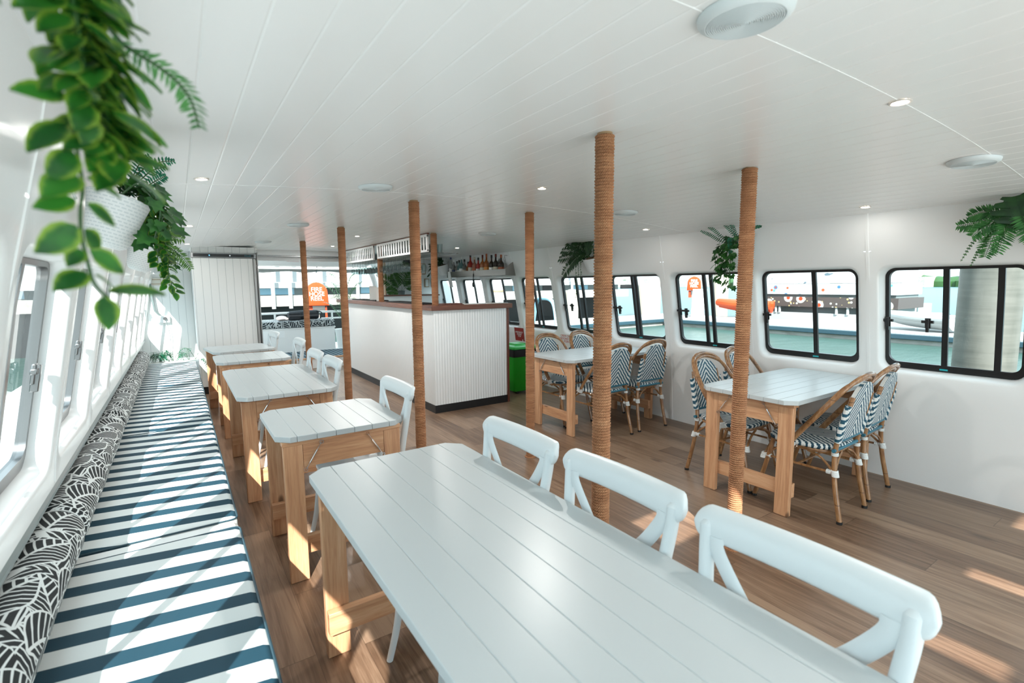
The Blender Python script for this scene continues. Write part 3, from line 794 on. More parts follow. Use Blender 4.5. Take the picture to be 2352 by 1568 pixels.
# ------------------------------------------------------------------ bench along the left wall
t = thing('built_in_bench', 'low white built-in bench box under the striped cushions along the left wall', 'bench', (-.2, 3.4, 0))
b = B(); b.box((-.33, -4.4, .0), (.305, 4.42, .375)); b.build('box', 'trim_white', t, bevel=.004)
b = B(); b.box((.302, -4.4, .0), (.308, 4.42, .07)); b.build('plinth', 'kick_black', t, smooth=False)
cush = [(-.9, .52), (.53, 2.268), (2.345, 4.10), (4.12, 5.95), (5.97, 7.82)]
CL = ['striped bench cushion nearest the viewpoint, mostly out of frame', 'nearest striped bench cushion in full view, ending at a white zipped seam', 'second striped bench cushion, beyond the white zipped seam', 'third striped bench cushion, beside the long middle table', 'farthest striped bench cushion, ending at the fern plant']
for (ya, yb), l in zip(cush, CL):
    b = B(); xa, xb = -.525, .148; r = .03; loops = []
    def lp(ins, z): 
        out = []
        for cx, cy, a in ((xb - r, ya + r, -PI / 2), (xb - r, yb - r, 0), (xa + r, yb - r, PI / 2), (xa + r, ya + r, PI)):
            for k in range(5):
                q = a + PI / 2 * k / 4; out.append((cx + (r - ins) * math.cos(q), cy + (r - ins) * math.sin(q), z))
        return out
    b.loft([lp(.012, .375), lp(.0, .385), lp(.0, .452), lp(.006, .465), lp(.02, .471)], cap0=True, cap1=True)
    if ya < .5:
        b.bm.free(); continue
    t = thing('bench_cushion', l, 'cushion', (0, 0, 0), group='striped bench cushions')
    b.build('cover', 'bench_stripe', t, ang=60)
    b = B(); P = [(x * 1.0, y, .4625) for x, y, z in lp(.0015, 0)]; b.tube(P, .0042, 6, closed=True); b.build('piping', 'navy', t)
    if yb == 2.268:
        z = B(); z.loft([[(x, y, q) for x, q in ((xa + .02, .38), (xb - .003, .38), (xb - .003, .44), (xb - .02, .462), (xa + .02, .462))] for y in (yb - .004, 2.30, 2.336)], cap0=True, cap1=True); z.build('zip_band', 'lash_white', t, bevel=.008)
    b = B(); b.box((xa + .05, ya - .0015, .40), (xb - .03, ya + .004, .445)); b.build('zipper', 'lash_white', t, smooth=False)
# bolsters
bol = [(.60, 2.34), (2.36, 4.02), (4.04, 5.80), (5.82, 7.75)]
BL = ['leaf print bolster nearest the viewpoint, along the bench back', 'leaf print bolster second from the viewpoint, along the bench back', 'third leaf print bolster along the bench back', 'farthest leaf print bolster, ending near the back wall']
for (ya, yb), l in zip(bol, BL):
    b = B(); r = .093; n = 22; ys = []
    m = max(2, int((yb - ya) / .06)); rg = random.Random(int(ya * 10)); L = []
    for k in range(m + 1):
        y = ya + (yb - ya) * k / m; L.append((y, r * (1 + .012 * math.sin(y * 9.) + rg.uniform(-.008, .008))))
    L = [(ya - .005, r * .3), (ya, r * .8), (ya + .012, r * .97)] + L[1:-1] + [(yb - .012, r * .97), (yb, r * .8), (yb + .005, r * .3)]
    rings = [[b.v((-.4335 + rr * math.cos(2 * PI * q / n), y, .566 + rr * math.sin(2 * PI * q / n))) for q in range(n)] for y, rr in L]
    for (y0, _), (y1, _), A, C in zip(L, L[1:], rings, rings[1:]):
        for q in range(n):
            u0, u1 = 2 * PI * q / n * r, 2 * PI * (q + 1) / n * r
            b.f([A[q], A[(q + 1) % n], C[(q + 1) % n], C[q]], [(u0, y0), (u1, y0), (u1, y1), (u0, y1)])
    b.f(rings[0][::-1]); b.f(rings[-1])
    t = thing('bolster_pillow', l, 'bolster', (0, 0, 0), group='leaf print bolsters')
    b.build('cover', 'leaf_print', t, ang=60)
    b = B(); b.tube([(-.4335 + .081 * math.cos(a), ya + .004, .566 + .081 * math.sin(a)) for a in [2 * PI * q / 20 for q in range(20)]], .003, 5, closed=True)
    b.tube([(-.4335 + .081 * math.cos(a), yb - .004, .566 + .081 * math.sin(a)) for a in [2 * PI * q / 20 for q in range(20)]], .003, 5, closed=True); b.build('piping', 'lash_white', t)

# ------------------------------------------------------------------ bar
BX, BY, BR, BE = 2.345, 5.065, 3.345, 8.62
t = thing('bar_counter', 'long white corrugated bar with a red-brown timber top', 'bar', (BX, BY, 0))
def rel(b): b.T = Matrix.Translation((-BX, -BY, 0)); return b
def corr(p0, p1, nrm):
    d = Vector(p1) - Vector(p0); L = d.length; d.normalize(); nr = Vector(nrm); N = int(L / .0042); out = []
    for k in range(N + 1):
        s = L * k / N; h = .0052 * (.5 - .5 * math.cos(2 * PI * s / .0335)); out.append(Vector(p0) + d * s + nr * h)
    return out
b = rel(B()); pl = corr((BX, BE), (BX, BY), (-1, 0)); b.loft([[(p.x, p.y, z) for p in pl] for z in (.085, 1.166)], closed=False); b.build('corrugated_side', 'trim_white', t, ang=80)
b = rel(B()); pl = corr((BX, BY), (BR - .028, BY), (0, -1)); b.loft([[(p.x, p.y, z) for p in pl] for z in (.085, 1.166)], closed=False); b.build('corrugated_end', 'trim_white', t, ang=80)
b = rel(B()); b.box((BX + .002, BY + .002, .08), (BX + .05, BE, 1.166)); b.box((BX + .002, BY + .002, .08), (BR - .03, BY + .05, 1.166)); b.build('inner_panels', 'trim_white', t, smooth=False)
b = rel(B()); b.box((BX - .008, BY - .008, 0), (BX + .05, BE, .090)); b.box((BX + .05, BY - .008, 0), (BR - .026, BY + .05, .090)); b.build('kick_board', 'kick_black', t, smooth=False)
b = rel(B()); b.box((BR - .03, BY - .012, 0), (BR, BY + .06, 1.166)); b.build('end_trim', 'merbau_z', t, bevel=.002)
b = rel(B()); b.prism([(BX - .035, BE + .35), (BX - .035, BY - .035), (BX + .24, BY + .24), (BX + .24, BE + .35)], 1.166, 1.222); b.build('long_top', 'merbau_y', t, bevel=.003)
b = rel(B()); b.prism([(BX - .034, BY - .036), (BR + .035, BY - .036), (BR + .035, BY + .24), (BX + .242, BY + .24)], 1.166, 1.222); b.build('end_top', 'merbau_x', t, bevel=.003)
# mats and things on the bar
def simple(name, m, label, cat, b, group=None, **k):
    o = b.build(name, m, **k); tag(o, label, cat, group); return o
for y0, y1, l in ((5.42, 6.6, 'black rubber bar mat on the near stretch of the bar top'), (7.05, 8.2, 'black rubber bar mat on the far stretch of the bar top')):
    b = B(); b.box((2.36, y0, 1.2225), (2.56, y1, 1.234))
    for k in range(int((y1 - y0) / .03)): b.box((2.365, y0 + .005 + k * .03, 1.234), (2.555, y0 + .02 + k * .03, 1.237))
    simple('bar_mat', 'rubber', l, 'mat', b, 'rubber bar mats', smooth=False)
b = B(); b.box((2.46, 5.04, 1.2225), (2.72, 5.20, 1.229))
for k in range(14): b.box((2.47 + k * .0175, 5.05, 1.229), (2.478 + k * .0175, 5.19, 1.240))
simple('bar_mat', 'merbau_z', 'ribbed brown drip mat on the bar corner', 'mat', b, 'rubber bar mats', smooth=False)
for i, x in enumerate((2.80, 2.955, 3.11, 3.265)):
    b = B(); b.box((x - .07, 5.06, 1.2225), (x + .07, 5.24, 1.227)); simple('paper_menu', 'paper' if i != 1 else 'sign_white', ('pale menu sheet on the bar end, beside the brown drip mat', 'pale menu sheet on the bar end, second from the drip mat', 'pale menu sheet on the bar end, third from the drip mat', 'pale menu sheet at the outer corner of the bar end')[i], 'paper', b, 'menu sheets on the bar end', smooth=False)
for (x, y, h, w, l) in ((2.42, 7.02, .20, .10, 'clear menu stand on the bar, just right of the middle bar post'), (2.43, 7.35, .22, .10, 'clear menu stand on the bar, left of the middle bar post')):
    t = thing('menu_stand', l, 'stand', (x, y, 1.2225), -.5, 'menu stands on the bar')
    b = B(); b.box((-w / 2, -.035, 0), (w / 2, .035, .006)); b.build('foot', 'clear_plastic', t, smooth=False)
    b = B(); b.box((-w / 2, -.003, .006), (w / 2, .003, h)); b.build('sheet', 'paper', t, smooth=False)
# timber-topped back counter, its white front
t = thing('back_counter', 'pale back counter with a brown edge, behind the bar', 'counter', (3.3, 8.4, 0))
b = B(); b.box((-.45, -.25, 0), (.58, .30, 1.265)); b.build('cabinet', 'trim_white', t, smooth=False)
b = B(); b.box((-.47, -.27, 1.265), (.60, .30, 1.285)); b.build('worktop', 'merbau_x', t, smooth=False)
# glass rack above the bar
t = thing('glass_rack', 'white slatted glass rack hung from the ceiling over the bar', 'rack', (2.345, 6.8, 1.8))
for (ya, yb, za, zb) in ((5.16, 6.82, 1.828, 2.0), (6.98, 8.55, 1.822, 2.0)):
    b = B(); b.T = Matrix.Translation((-2.345, -6.8, -1.8)); X = 2.345
    b.box((X - .012, ya, za - .012), (X + .012, yb, za + .012)); b.box((X - .012, ya, zb - .016), (X + .012, yb, zb + .010))
    for yy in (ya, yb - .03): b.box((X - .011, yy, za), (X + .011, yy + .03, zb))
    k = ya + .09
    while k < yb - .06: b.box((X - .003, k, za), (X + .003, k + .034, zb)); k += .085
    b.build('slatted_front', 'trim_white', t, smooth=False)
b = B(); b.T = Matrix.Translation((-2.345, -6.8, -1.8))
for x in (2.41, 2.51, 2.61, 2.71):
    for e in (-.026, .010): b.box((x + e, 5.16, 1.806), (x + e + .016, 8.55, 1.8128))
b.build('hanging_rails', 'steel', t, smooth=False)
b = B(); b.T = Matrix.Translation((-2.345, -6.8, -1.8)); b.box((2.335, 5.15, 2.005), (2.36, 8.56, 2.022)); b.build('top_batten', 'merbau_y', t, smooth=False)
def wineglass():
    b = B(); b.lathe([(.030, .0), (.030, -.003), (.006, -.006), (.0035, -.02), (.0035, -.075), (.012, -.088), (.030, -.105), (.036, -.13), (.033, -.165), (.029, -.185), (.0275, -.185), (.0315, -.165), (.0345, -.13), (.028, -.106), (.0, -.092)], 14)
    return b.build('wine_glass', 'drink_glass', ang=70)
tb = None
for x in (2.42, 2.52):
    for k in range(32):
        y = 5.24 + k * .0975
        if 6.8 < y < 7.0: continue
        if tb is None:
            b = B(); b.lathe([(0, 0), (.034, 0), (.040, .10), (.0385, .10), (.033, .006), (0, .006)], 12); tb = o = b.build('tumbler', 'drink_glass', ang=60)
        else: o = tb.copy(); COL.objects.link(o)
        o.location = (x, y, 1.8135); tag(o, 'clear tumbler standing on the rack behind the white slats over the bar', 'glass', 'tumblers on the rack over the bar')
wg = None
for r, x in enumerate((2.41, 2.51, 2.61, 2.71)):
    for k in range(17 if r < 3 else 12):
        y = 6.05 + k * .138 + (.05 if r % 2 else 0)
        if wg is None: wg = wineglass(); o = wg
        else: o = wg.copy(); COL.objects.link(o)
        o.location = (x, y, 1.816); tag(o, 'clear wine glass hanging upside down in the rack over the bar', 'glass', 'wine glasses hanging over the bar')
# ------------------------------------------------------------------ fridge and things by the aft bulkhead
t = thing('display_fridge', 'tall white board-clad fridge with a black control strip on top', 'fridge', (.57, 7.82, 0))
b = B(); b.box((-.39, 0, .10), (.335, .045, 1.835)); b.build('door', 'panel_white', t, bevel=.004)
b = B(); b.box((-.385, .05, .10), (.40, .80, 1.92)); b.build('body', 'trim_white', t, smooth=False)
b = B(); b.box((.338, -.006, .10), (.372, .05, 1.835)); b.box((.384, .0, .10), (.40, .05, 1.92)); b.build('door_frame', 'steel', t, bevel=.004)
b = B(); b.box((.372, .004, .10), (.384, .05, 1.84)); b.build('seal', 'black', t, smooth=False)
b = B(); b.box((-.392, -.004, 1.838), (.378, .06, 1.905)); hd = b.build('header', 'dark_steel', t, bevel=.004)
b = B(); b.box((-.365, -.008, 1.849), (.352, .0, 1.892)); b.build('control_strip', 'black', hd, bevel=.006, seg=3)
b = B(); b.box((-.185, -.010, 1.864), (-.176, -.007, 1.877)); b.build('display_light', 'led_blue', hd, smooth=False)
b = B(); b.tube([(.06, -.007, 1.870), (.06, -.014, 1.870)], .009, 14); b.build('lock', 'chrome', hd)
letters('POLAR', .026, 'text_teal', hd, frame((.275, -.0085, 1.870), (1, 0, 0), (0, 0, 1)))
b = B(); b.box((-.38, .03, 1.906), (.375, .70, 1.985)); b.box((-.39, .01, 1.965), (.40, .70, 1.987)); b.build('top_housing', 'panel_white', t, smooth=False)
b = B(); b.box((-.375, .03, 0), (.395, .78, .10)); b.box((-.37, .02, .02), (.39, .03, .085)); b.build('plinth', 'kick_black', t, smooth=False)
t = thing('power_outlet', 'white power outlet box with a cable on the back wall above the bench end', 'outlet', (-.19, 8.752, .985))
b = B(); b.box((-.075, -.05, -.04), (.075, 0, .06)); b.build('box', 'trim_white', t, bevel=.006)
b = B(); b.tube([(.02, -.075, .02), (.02, -.05, .02)], .024, 14); b.build('plug', 'dark_steel', t)
b = B(); b.tube(bez([(.02, -.07, .01), (.05, -.06, -.12), (.06, -.05, -.3), (.05, -.04, -.45), (.055, -.03, -.52)], 6), .004, 6); b.build('cable', 'rail_grey', t)
b = B(); b.tube([(-.312, 8.70, 1.50), (-.302, 8.70, 1.3), (-.28, 8.705, 1.12), (-.22, 8.73, 1.04)], .016, 10); simple('conduit_pipe', 'rail_grey', 'grey conduit pipe running down beside the wall outlet', 'pipe', b)
t = thing('wall_plaque', 'small cream framed plaque high on the back wall beside the hanging leaves', 'plaque', (-.235, 8.752, 1.53))
b = B(); b.box((-.13, -.02, -.055), (.13, 0, .055)); b.build('board', 'cream_box', t, bevel=.004)
b = B(); b.tube([(-.09, -.022, -.03), (.05, -.022, -.03), (.05, -.022, .03), (-.09, -.022, .03)], .004, 4, closed=True); b.build('border_line', 'timber_pale', t)

b = B(); b.box((-.6, 8.98, 2.085), (4.4, 10.35, 2.13)); struct(b.build('aft_roof', 'ceiling_white', smooth=False), 'white roof over the aft deck', 'roof')
# aft deck outside the opening
t = thing('aft_deck_step', 'raised deck with a timber nosing just outside the aft opening', 'deck step', (2.0, 9.2, 0))
b = B(); b.box((-2.6, .03, -.3), (2.6, 2.35, .18)); b.box((-2.6, 0, -.3), (2.6, .03, .165)); b.build('platform', 'trim_white', t, smooth=False)
b = B(); b.box((-1.2, -.015, .165), (2.5, .04, .187)); b.build('nosing', 'orange_paint' if 0 else 'pine_x', t, smooth=False)
b = B(); b.box((-.62, -.017, .05), (-.36, -.002, .16)); b.build('hazard_plate', 'timber_pale', t, smooth=False)
b = B(); b.box((1.1, 9.26, .1815), (3.4, 10.23, .190)); simple('deck_mat', 'mat_stripe', 'teal striped mat on the aft deck in front of the white locker', 'mat', b, smooth=False)
t = thing('aft_locker', 'white deck locker with a leaf print cushion, seen through the aft opening', 'locker', (1.95, 10.25, .18))
b = B(); b.box((-.78, 0, 0), (.63, .5, .47)); b.box((-.795, -.01, .445), (.645, .51, .47)); b.build('box', 'boat_white', t, bevel=.004)
b = B(); b.box((-.79, -.008, .30), (-.30, .0, .43)); b.build('front_lip', 'trim_white', t, smooth=False)
b = B(); r = .115
vs = [(-.80, -.02, .47), (.63, -.02, .47), (.63, .50, .47), (-.80, .50, .47)]; top = [(-.80, -.02, .605), (.63, -.02, .605), (.63, .50, .605), (-.80, .50, .605)]
A = [b.v(p) for p in vs]; C = [b.v(p) for p in top]
b.f([A[0], A[1], C[1], C[0]], [(0, 0), (1.43, 0), (1.43, .135), (0, .135)]); b.f(C, [(0, .135), (1.43, .135), (1.43, .65), (0, .65)])
b.f([A[1], A[2], C[2], C[1]], [(0, 0), (.52, 0), (.52, .135), (0, .135)]); b.f([A[3], A[0], C[0], C[3]], [(0, 0), (.52, 0), (.52, .135), (0, .135)]); b.f([A[2], A[3], C[3], C[2]]); b.f(A[::-1])
b.build('cushion', 'leaf_print_large', t, bevel=.02, seg=3)
t = thing('duffel_bag', 'black camera bag lying on the leaf print cushion outside', 'bag', (2.06, 10.48, .786))
b = B(); P = bez([(-.28, 0, .085), (-.1, .0, .095), (.12, .0, .10), (.27, .0, .095)], 6); n = len(P); b.tube(P, [.07] + [.092] * (n - 2) + [.07], 16, up=(0, 0, 1)); b.build('body', 'black_cloth', t, ang=70)
b = B(); b.box((-.30, -.095, .005), (-.08, .09, .15)); b.build('front_pocket', 'black_cloth', t, bevel=.02, seg=3)
b = B(); b.tube(bez([(.22, -.06, .17), (.30, -.08, .15), (.33, -.08, .08), (.28, -.08, .02)], 5), .010, 6); b.tube(bez([(-.05, -.1, .12), (.05, -.11, .05), (.02, -.12, -.02), (-.03, -.125, -.10)], 5), .008, 6); b.build('strap', 'black_cloth', t)
b = B(); b.sphere((0, 0, .05), .06, 14, 8, (1.7, 1.1, .85)); b.sphere((.08, -.01, .03), .035, 12, 6, (1.6, 1, .8)); simple('sun_hat', 'cloth_pink', 'small pale cloth bundle beside the black bag outside', 'cloth', b, loc=(1.64, 10.45, .786))
t = thing('deck_railing', 'white metal railing behind the aft locker', 'railing', (1.9, 10.82, .18))
for z in (.735, .60): 
    b = B(); b.tube([(-1.6, 0, z), (2.3, 0, z)], .022 if z > .7 else .016, 10); b.build('rail', 'boat_white', t)
for x in (-1.5, -.32, .78, 1.9):
    b = B(); b.tube([(x, 0, 0), (x, 0, .735)], .02, 10); b.build('stanchion', 'boat_white', t)
t = thing('awning_valance', 'pale blue-white overhead beam with red lettering outside the aft opening', 'beam', (2.0, 9.35, 1.82))
b = B(); b.box((-1.6, 0, 0), (1.6, .06, .15)); b.box((-1.6, -.02, -.03), (1.6, .08, .0)); b.box((-1.6, .0, -.075), (1.6, .05, -.045)); b.build('beam', 'boat_white', t, bevel=.004)
letters('NO SMOKING', .032, 'text_red', t, frame((-.30, -.0015, .062), (1, 0, 0), (0, 0, 1)))
b = B()
for x in (-.02, .135, .24): b.tube([(x, -.012, .075), (x, .0, .075)], .009, 10)
b.build('press_studs', 'dark_steel', t)
t = thing('rolled_awning', 'grey rolled fabric blind hanging below the overhead beam outside', 'awning', (2.1, 9.95, 1.75))
b = B(); P = [(-1.3 + .1 * k, .0, .0 + .012 * math.sin(k * .9) - .012 * ((k - 13) / 13) ** 2) for k in range(24)]; b.tube(P, [.036 + .003 * math.sin(k * 1.7) for k in range(24)], 12); b.build('roll', 'grey_fabric', t)
for x in (-.9, .12, .8):
    b = B(); b.tube([(x, -.04, .335), (x, -.04, -.02), (x, .03, -.04)], .012, 6); b.build('tie_strap', 'rail_grey', t)
b = B(); b.tube([(3.02, 9.35, 1.85), (3.12, 9.3, 1.5), (3.28, 9.3, .2)], .05, 12); b.tube([(3.14, 9.25, 1.62), (3.32, 9.2, 1.82)], .03, 8); simple('awning_post', 'boat_white', 'white slanting deck post outside, left of the palm behind the bar', 'post', b)

# fire hose reel cover on its stand; the same build serves twice
def hose(label, loc, rz, s=1., grp='orange fire hose reels'):
    t = thing('fire_hose_reel', label, 'fire hose reel', loc, rz, grp); t.scale = (s, s, s)
    b = B(); out = []
    for k in range(15): a = PI * k / 14; out.append((.245 * math.cos(a), .30 + .24 * math.sin(a)))
    out = [(.265, 0)] + out + [(-.265, 0)]
    lo = [[(x * f, y, z * (1. if f > .9 else .97) + (.02 if f < .9 else 0)) for x, z in out] for y, f in ((-.17, .86), (-.15, .97), (-.03, 1.0), (.08, .98), (.15, .93), (.17, .82))]
    b.T = Matrix.Translation((0, 0, 1.0)); b.loft(lo, cap0=True, cap1=True); c = b.build('cover', 'orange_vinyl', t, ang=50)
    letters('FIRE\nHOSE\nREEL', .135, 'text_white', c, frame((0, -.174, 1.27), (1, 0, 0), (0, 0, 1)), extrude=.002, space=.78)
    b = B(); b.lathe([(.2, -.05), (.2, .05)], 20); b.bm.free()
    b = B(); b.box((-.045, -.03, 0), (.045, .03, 1.05)); b.build('post', 'concrete_post', t, smooth=False)
    b = B(); b.box((-.20, -.06, .72), (-.08, .02, .99)); b.build('hose_box', 'orange_paint', t, bevel=.005)
    b = B(); b.tube([(.19, -.06, .98), (.20, -.06, .6), (.19, -.06, .45)], .025, 8); b.build('hose', 'orange_paint', t)
    b = B(); b.prism([(-.1, -.1), (.17, -.1), (.17, .08), (-.1, .08)], .84, 1.0); b.build('reel_tray', 'steel', t, smooth=False)
    return t
hose('large orange fire hose reel cover outside the aft opening', (2.78, 12.6, -.05), -.16, 1.03)
hose('small orange fire hose reel cover on the jetty, seen through a right window', (24.0, 17.5, -.4), -.95, 1.42)

# ------------------------------------------------------------------ plants
def leaf(b, p, d, n, L, W, rows=5, droop=.0, tip=1.):
    d = Vector(d).normalized(); n = Vector(n); s = d.cross(n)
    if s.length < 1e-3: s = d.orthogonal()
    s.normalize(); n = s.cross(d); p = Vector(p); prev = None
    for k in range(rows + 1):
        t = k / rows; w = W * .5 * (math.sin(PI * min(.985, max(.02, t ** .85))) ** tip)
        c = p + d * (L * t) - n * (droop * L * t * t); up = n * (W * .10)
        row = [b.v(c - s * w + up), b.v(c), b.v(c + s * w + up)]
        if prev:
            t0 = (k - 1) / rows
            b.f([prev[0], prev[1], row[1], row[0]], [(0, t0), (.5, t0), (.5, t), (0, t)]); b.f([prev[1], prev[2], row[2], row[1]], [(.5, t0), (1, t0), (1, t), (.5, t)])
        prev = row
IVY = [(0, 0), (.28, -.12), (.5, .12), (.36, .34), (.46, .62), (.2, .62), (0, 1.0), (-.2, .62), (-.46, .62), (-.36, .34), (-.5, .12), (-.28, -.12)]
def ivy(b, p, d, n, S):
    d = Vector(d).normalized(); n = Vector(n); s = d.cross(n)
    if s.length < 1e-3: s = d.orthogonal()
    s.normalize(); n = s.cross(d); p = Vector(p)
    c = b.v(p + d * S * .32 - n * S * .06); R = [b.v(p + s * (x * S) + d * (y * S) + n * (.05 * S * abs(x) * 2)) for x, y in IVY]
    for i in range(12):
        q = IVY[i]; r = IVY[(i + 1) % 12]; b.f([c, R[i], R[(i + 1) % 12]], [(.5, .3), (q[0] + .5, q[1]), (r[0] + .5, r[1])])
def rv(rg, s=1.): return Vector((rg.uniform(-s, s), rg.uniform(-s, s), rg.uniform(-s, s)))
def vine(b, sb, pts, rg, kind, size, step, out):
    P = bez(pts, 8); sb.tube(P, .0016 if size < .05 else .0022, 5); acc = 0; sd = 1
    for a, c in zip(P, P[1:]):
        acc += (c - a).length
        if acc > step:
            acc = 0; sd = -sd; t = (c - a).normalized()
            for side in ((1, -1) if kind == 'pair' else (sd,)):
                o = (t.cross(Vector(out)).normalized() * side + Vector(out) * rg.uniform(.1, .9) + t * rg.uniform(.3, 1.) + rv(rg, .35)).normalized()
                s = size * rg.uniform(.65, 1.25); nn = (Vector(out) + Vector((0, 0, .8)) + rv(rg, .5)).normalized()
                if kind == 'ivy':
                    st = c + o * s * .5; sb.tube([c, st], .001, 4); ivy(b, st, (o + Vector((0, 0, -.6))).normalized(), nn, s)
                else: leaf(b, c + o * .004, o, nn, s, s * .68, droop=.25, tip=.72)
def frond(b, sb, pts, W, n, lw=.012, rnd_leaf=False, rg=None, up=(0, 0, 1), fill=.12):
    P = bez(pts, 10); sb.tube(P, [.0022 * (1 - .7 * i / len(P)) + .0005 for i in range(len(P))], 5); m = len(P)
    for k in range(n):
        f = fill + (1 - fill) * (k + .5) / n; i = min(m - 2, int(f * (m - 1))); t = (P[i + 1] - P[i]).normalized(); c = P[i].lerp(P[i + 1], f * (m - 1) - i)
        w = W * (math.sin(PI * min(1., .12 + .88 * (1 - f) ** .8 * .62 + .1)) ) * (1.0 if f < .9 else .75)
        s = t.cross(Vector(up)).normalized()
        for sd in (1, -1):
            o = (s * sd + t * .42 + (rv(rg, .12) if rg else Vector())).normalized()
            leaf(b, c, o, Vector(up), w, (w * .85 if rnd_leaf else lw), rows=4 if not rnd_leaf else 5, droop=.12)
def planter(name, label, loc, rg, group, wall=-1, sc=(.80, 1, 1), m='basket_weave', coir=True):
    t = thing(name, label, 'hanging plant', loc, 0, group)
    tl = Matrix.Rotation(-wall * .30, 4, 'Y')
    b = B(); b.T = tl @ Matrix.Diagonal((*sc, 1))
    b.lathe([(.0, -.093), (.05, -.091), (.070, -.082), (.082, -.06), (.112, .078), (.116, .082), (.112, .086), (.106, .08), (.09, .03), (0, .03)], 32); b.build('basket', m, t, ang=60)
    b = B(); b.T = tl @ Matrix.Diagonal((*sc, 1)); b.sphere((0, 0, .055), .09, 14, 8, (1, 1, .45)); b.build('coir_liner', 'coir', t)
    b = B()                                       # hook bracket that carries the basket
    xw = -wall * -1 * .09 * sc[0]
    b.tube(bez([(wall * .082, 0, .06), (wall * .11, 0, .16), (wall * .085, 0, .20), (wall * .045, .0, .205), (wall * .02, 0, .17)], 5), .004, 6); b.build('hook', 'trim_white', t)
    return t
def fin(t, name, b, sb, m, stem='frond_green'):
    o = b.build(name, m, t, ang=60); sb.build('stems', stem, o); return o
def loc_pts(pts, o): return [Vector(p) - Vector(o) for p in pts]
rg = random.Random(11)
# left wall, nearest
o = (-.150, .42, 1.650)
t = planter('hanging_plant', 'nearest hanging plant, with large yellow-edged trailing leaves at the top left', o, rg, 'hanging plants along the walls')
b, sb = B(), B()
A = [(-.10, .48, 1.735), (-.075, .54, 1.735), (-.068, .56, 1.693), (-.061, .56, 1.645), (-.061, .56, 1.622), (-.062, .56, 1.594), (-.061, .56, 1.56), (-.060, .56, 1.535), (-.063, .56, 1.516), (-.064, .56, 1.495), (-.062, .56, 1.473), (-.059, .56, 1.454), (-.050, .56, 1.440)]
vine(b, sb, loc_pts(A, o), rg, 'pair', .032, .019, (.35, -.5, .0))
for q in ([(-.10, .5, 1.735), (-.06, .57, 1.735), (-.051, .58, 1.687), (-.045, .58, 1.660), (-.044, .58, 1.632), (-.044, .58, 1.603), (-.039, .58, 1.578), (-.034, .58, 1.552)],
          [(-.10, .5, 1.735), (-.055, .59, 1.735), (-.041, .60, 1.694), (-.036, .60, 1.663), (-.033, .60, 1.633), (-.027, .60, 1.611), (-.023, .60, 1.584)],
          [(-.10, .46, 1.735), (-.065, .53, 1.738), (-.055, .55, 1.69), (-.052, .555, 1.655), (-.050, .56, 1.615), (-.046, .56, 1.575)],
          [(-.10, .46, 1.735), (-.06, .55, 1.74), (-.048, .57, 1.70), (-.047, .57, 1.66), (-.042, .575, 1.625), (-.04, .57, 1.592)]):
    vine(b, sb, loc_pts(q, o), rg, 'pair', .033, .0092, (.4, -.5, .1))
fin(t, 'trailing_leaves', b, sb, 'leaf_variegated')
b, sb = B(), B(); frond(b, sb, loc_pts([(-.09, .5, 1.74), (-.034, .62, 1.690), (-.020, .62, 1.676), (-.001, .62, 1.666), (.016, .62, 1.653), (.026, .62, 1.637), (.031, .62, 1.612)], o),   .021, 24, .0036, False, rg, up=(.5, -.75, .35))
frond(b, sb, loc_pts([(-.09, .46, 1.735), (-.075, .50, 1.70), (-.083, .50, 1.675), (-.098, .50, 1.65)], o), .022, 6, .007, False, rg, up=(.5, -.75, .35))
fin(t, 'fern_fronds', b, sb, 'leaf_fern')
# left wall, second
o = (-.150, 2.00, 1.655)
t = planter('hanging_plant', 'hanging basket with ivy and long trailing leaves, second along the left wall', o, rg, 'hanging plants along the walls', sc=(.72, .88, .9))
b, sb = B(), B()
for k in range(9):
    y = 2.0 + rg.uniform(-.08, .1); x = rg.uniform(-.10, -.06)
    vine(b, sb, loc_pts([(-.13, y, 1.72), (x, y + rg.uniform(-.02, .04), 1.77), (x + rg.uniform(.02, .06), y + rg.uniform(0, .05), 1.70), (x + rg.uniform(.0, .06), y + .04, 1.62 + rg.uniform(-.04, .04))], o), rg, 'ivy', .05, .026, (.7, -.6, .3))
fin(t, 'ivy_leaves', b, sb, 'leaf_ivy')
b, sb = B(), B()
for q in ([(-.10, 2.04, 1.75), (-.05, 2.06, 1.76), (-.025, 2.06, 1.69), (-.021, 2.05, 1.60), (-.019, 2.05, 1.53), (-.018, 2.05, 1.479), (-.006, 2.05, 1.428)],
          [(-.10, 2.04, 1.75), (-.045, 2.07, 1.73), (-.032, 2.07, 1.66), (-.030, 2.07, 1.58), (-.029, 2.07, 1.52), (-.026, 2.07, 1.46)],
          [(-.10, 2.04, 1.75), (-.03, 2.08, 1.74), (-.012, 2.08, 1.69), (-.008, 2.08, 1.65)],
          [(-.10, 2.0, 1.75), (-.052, 2.03, 1.70), (-.045, 2.03, 1.61), (-.046, 2.03, 1.53)]):
    vine(b, sb, loc_pts(q, o), rg, 'pair', .032, .013, (.6, -.6, .2))
fin(t, 'trailing_leaves', b, sb, 'leaf_variegated')
b, sb = B(), B()
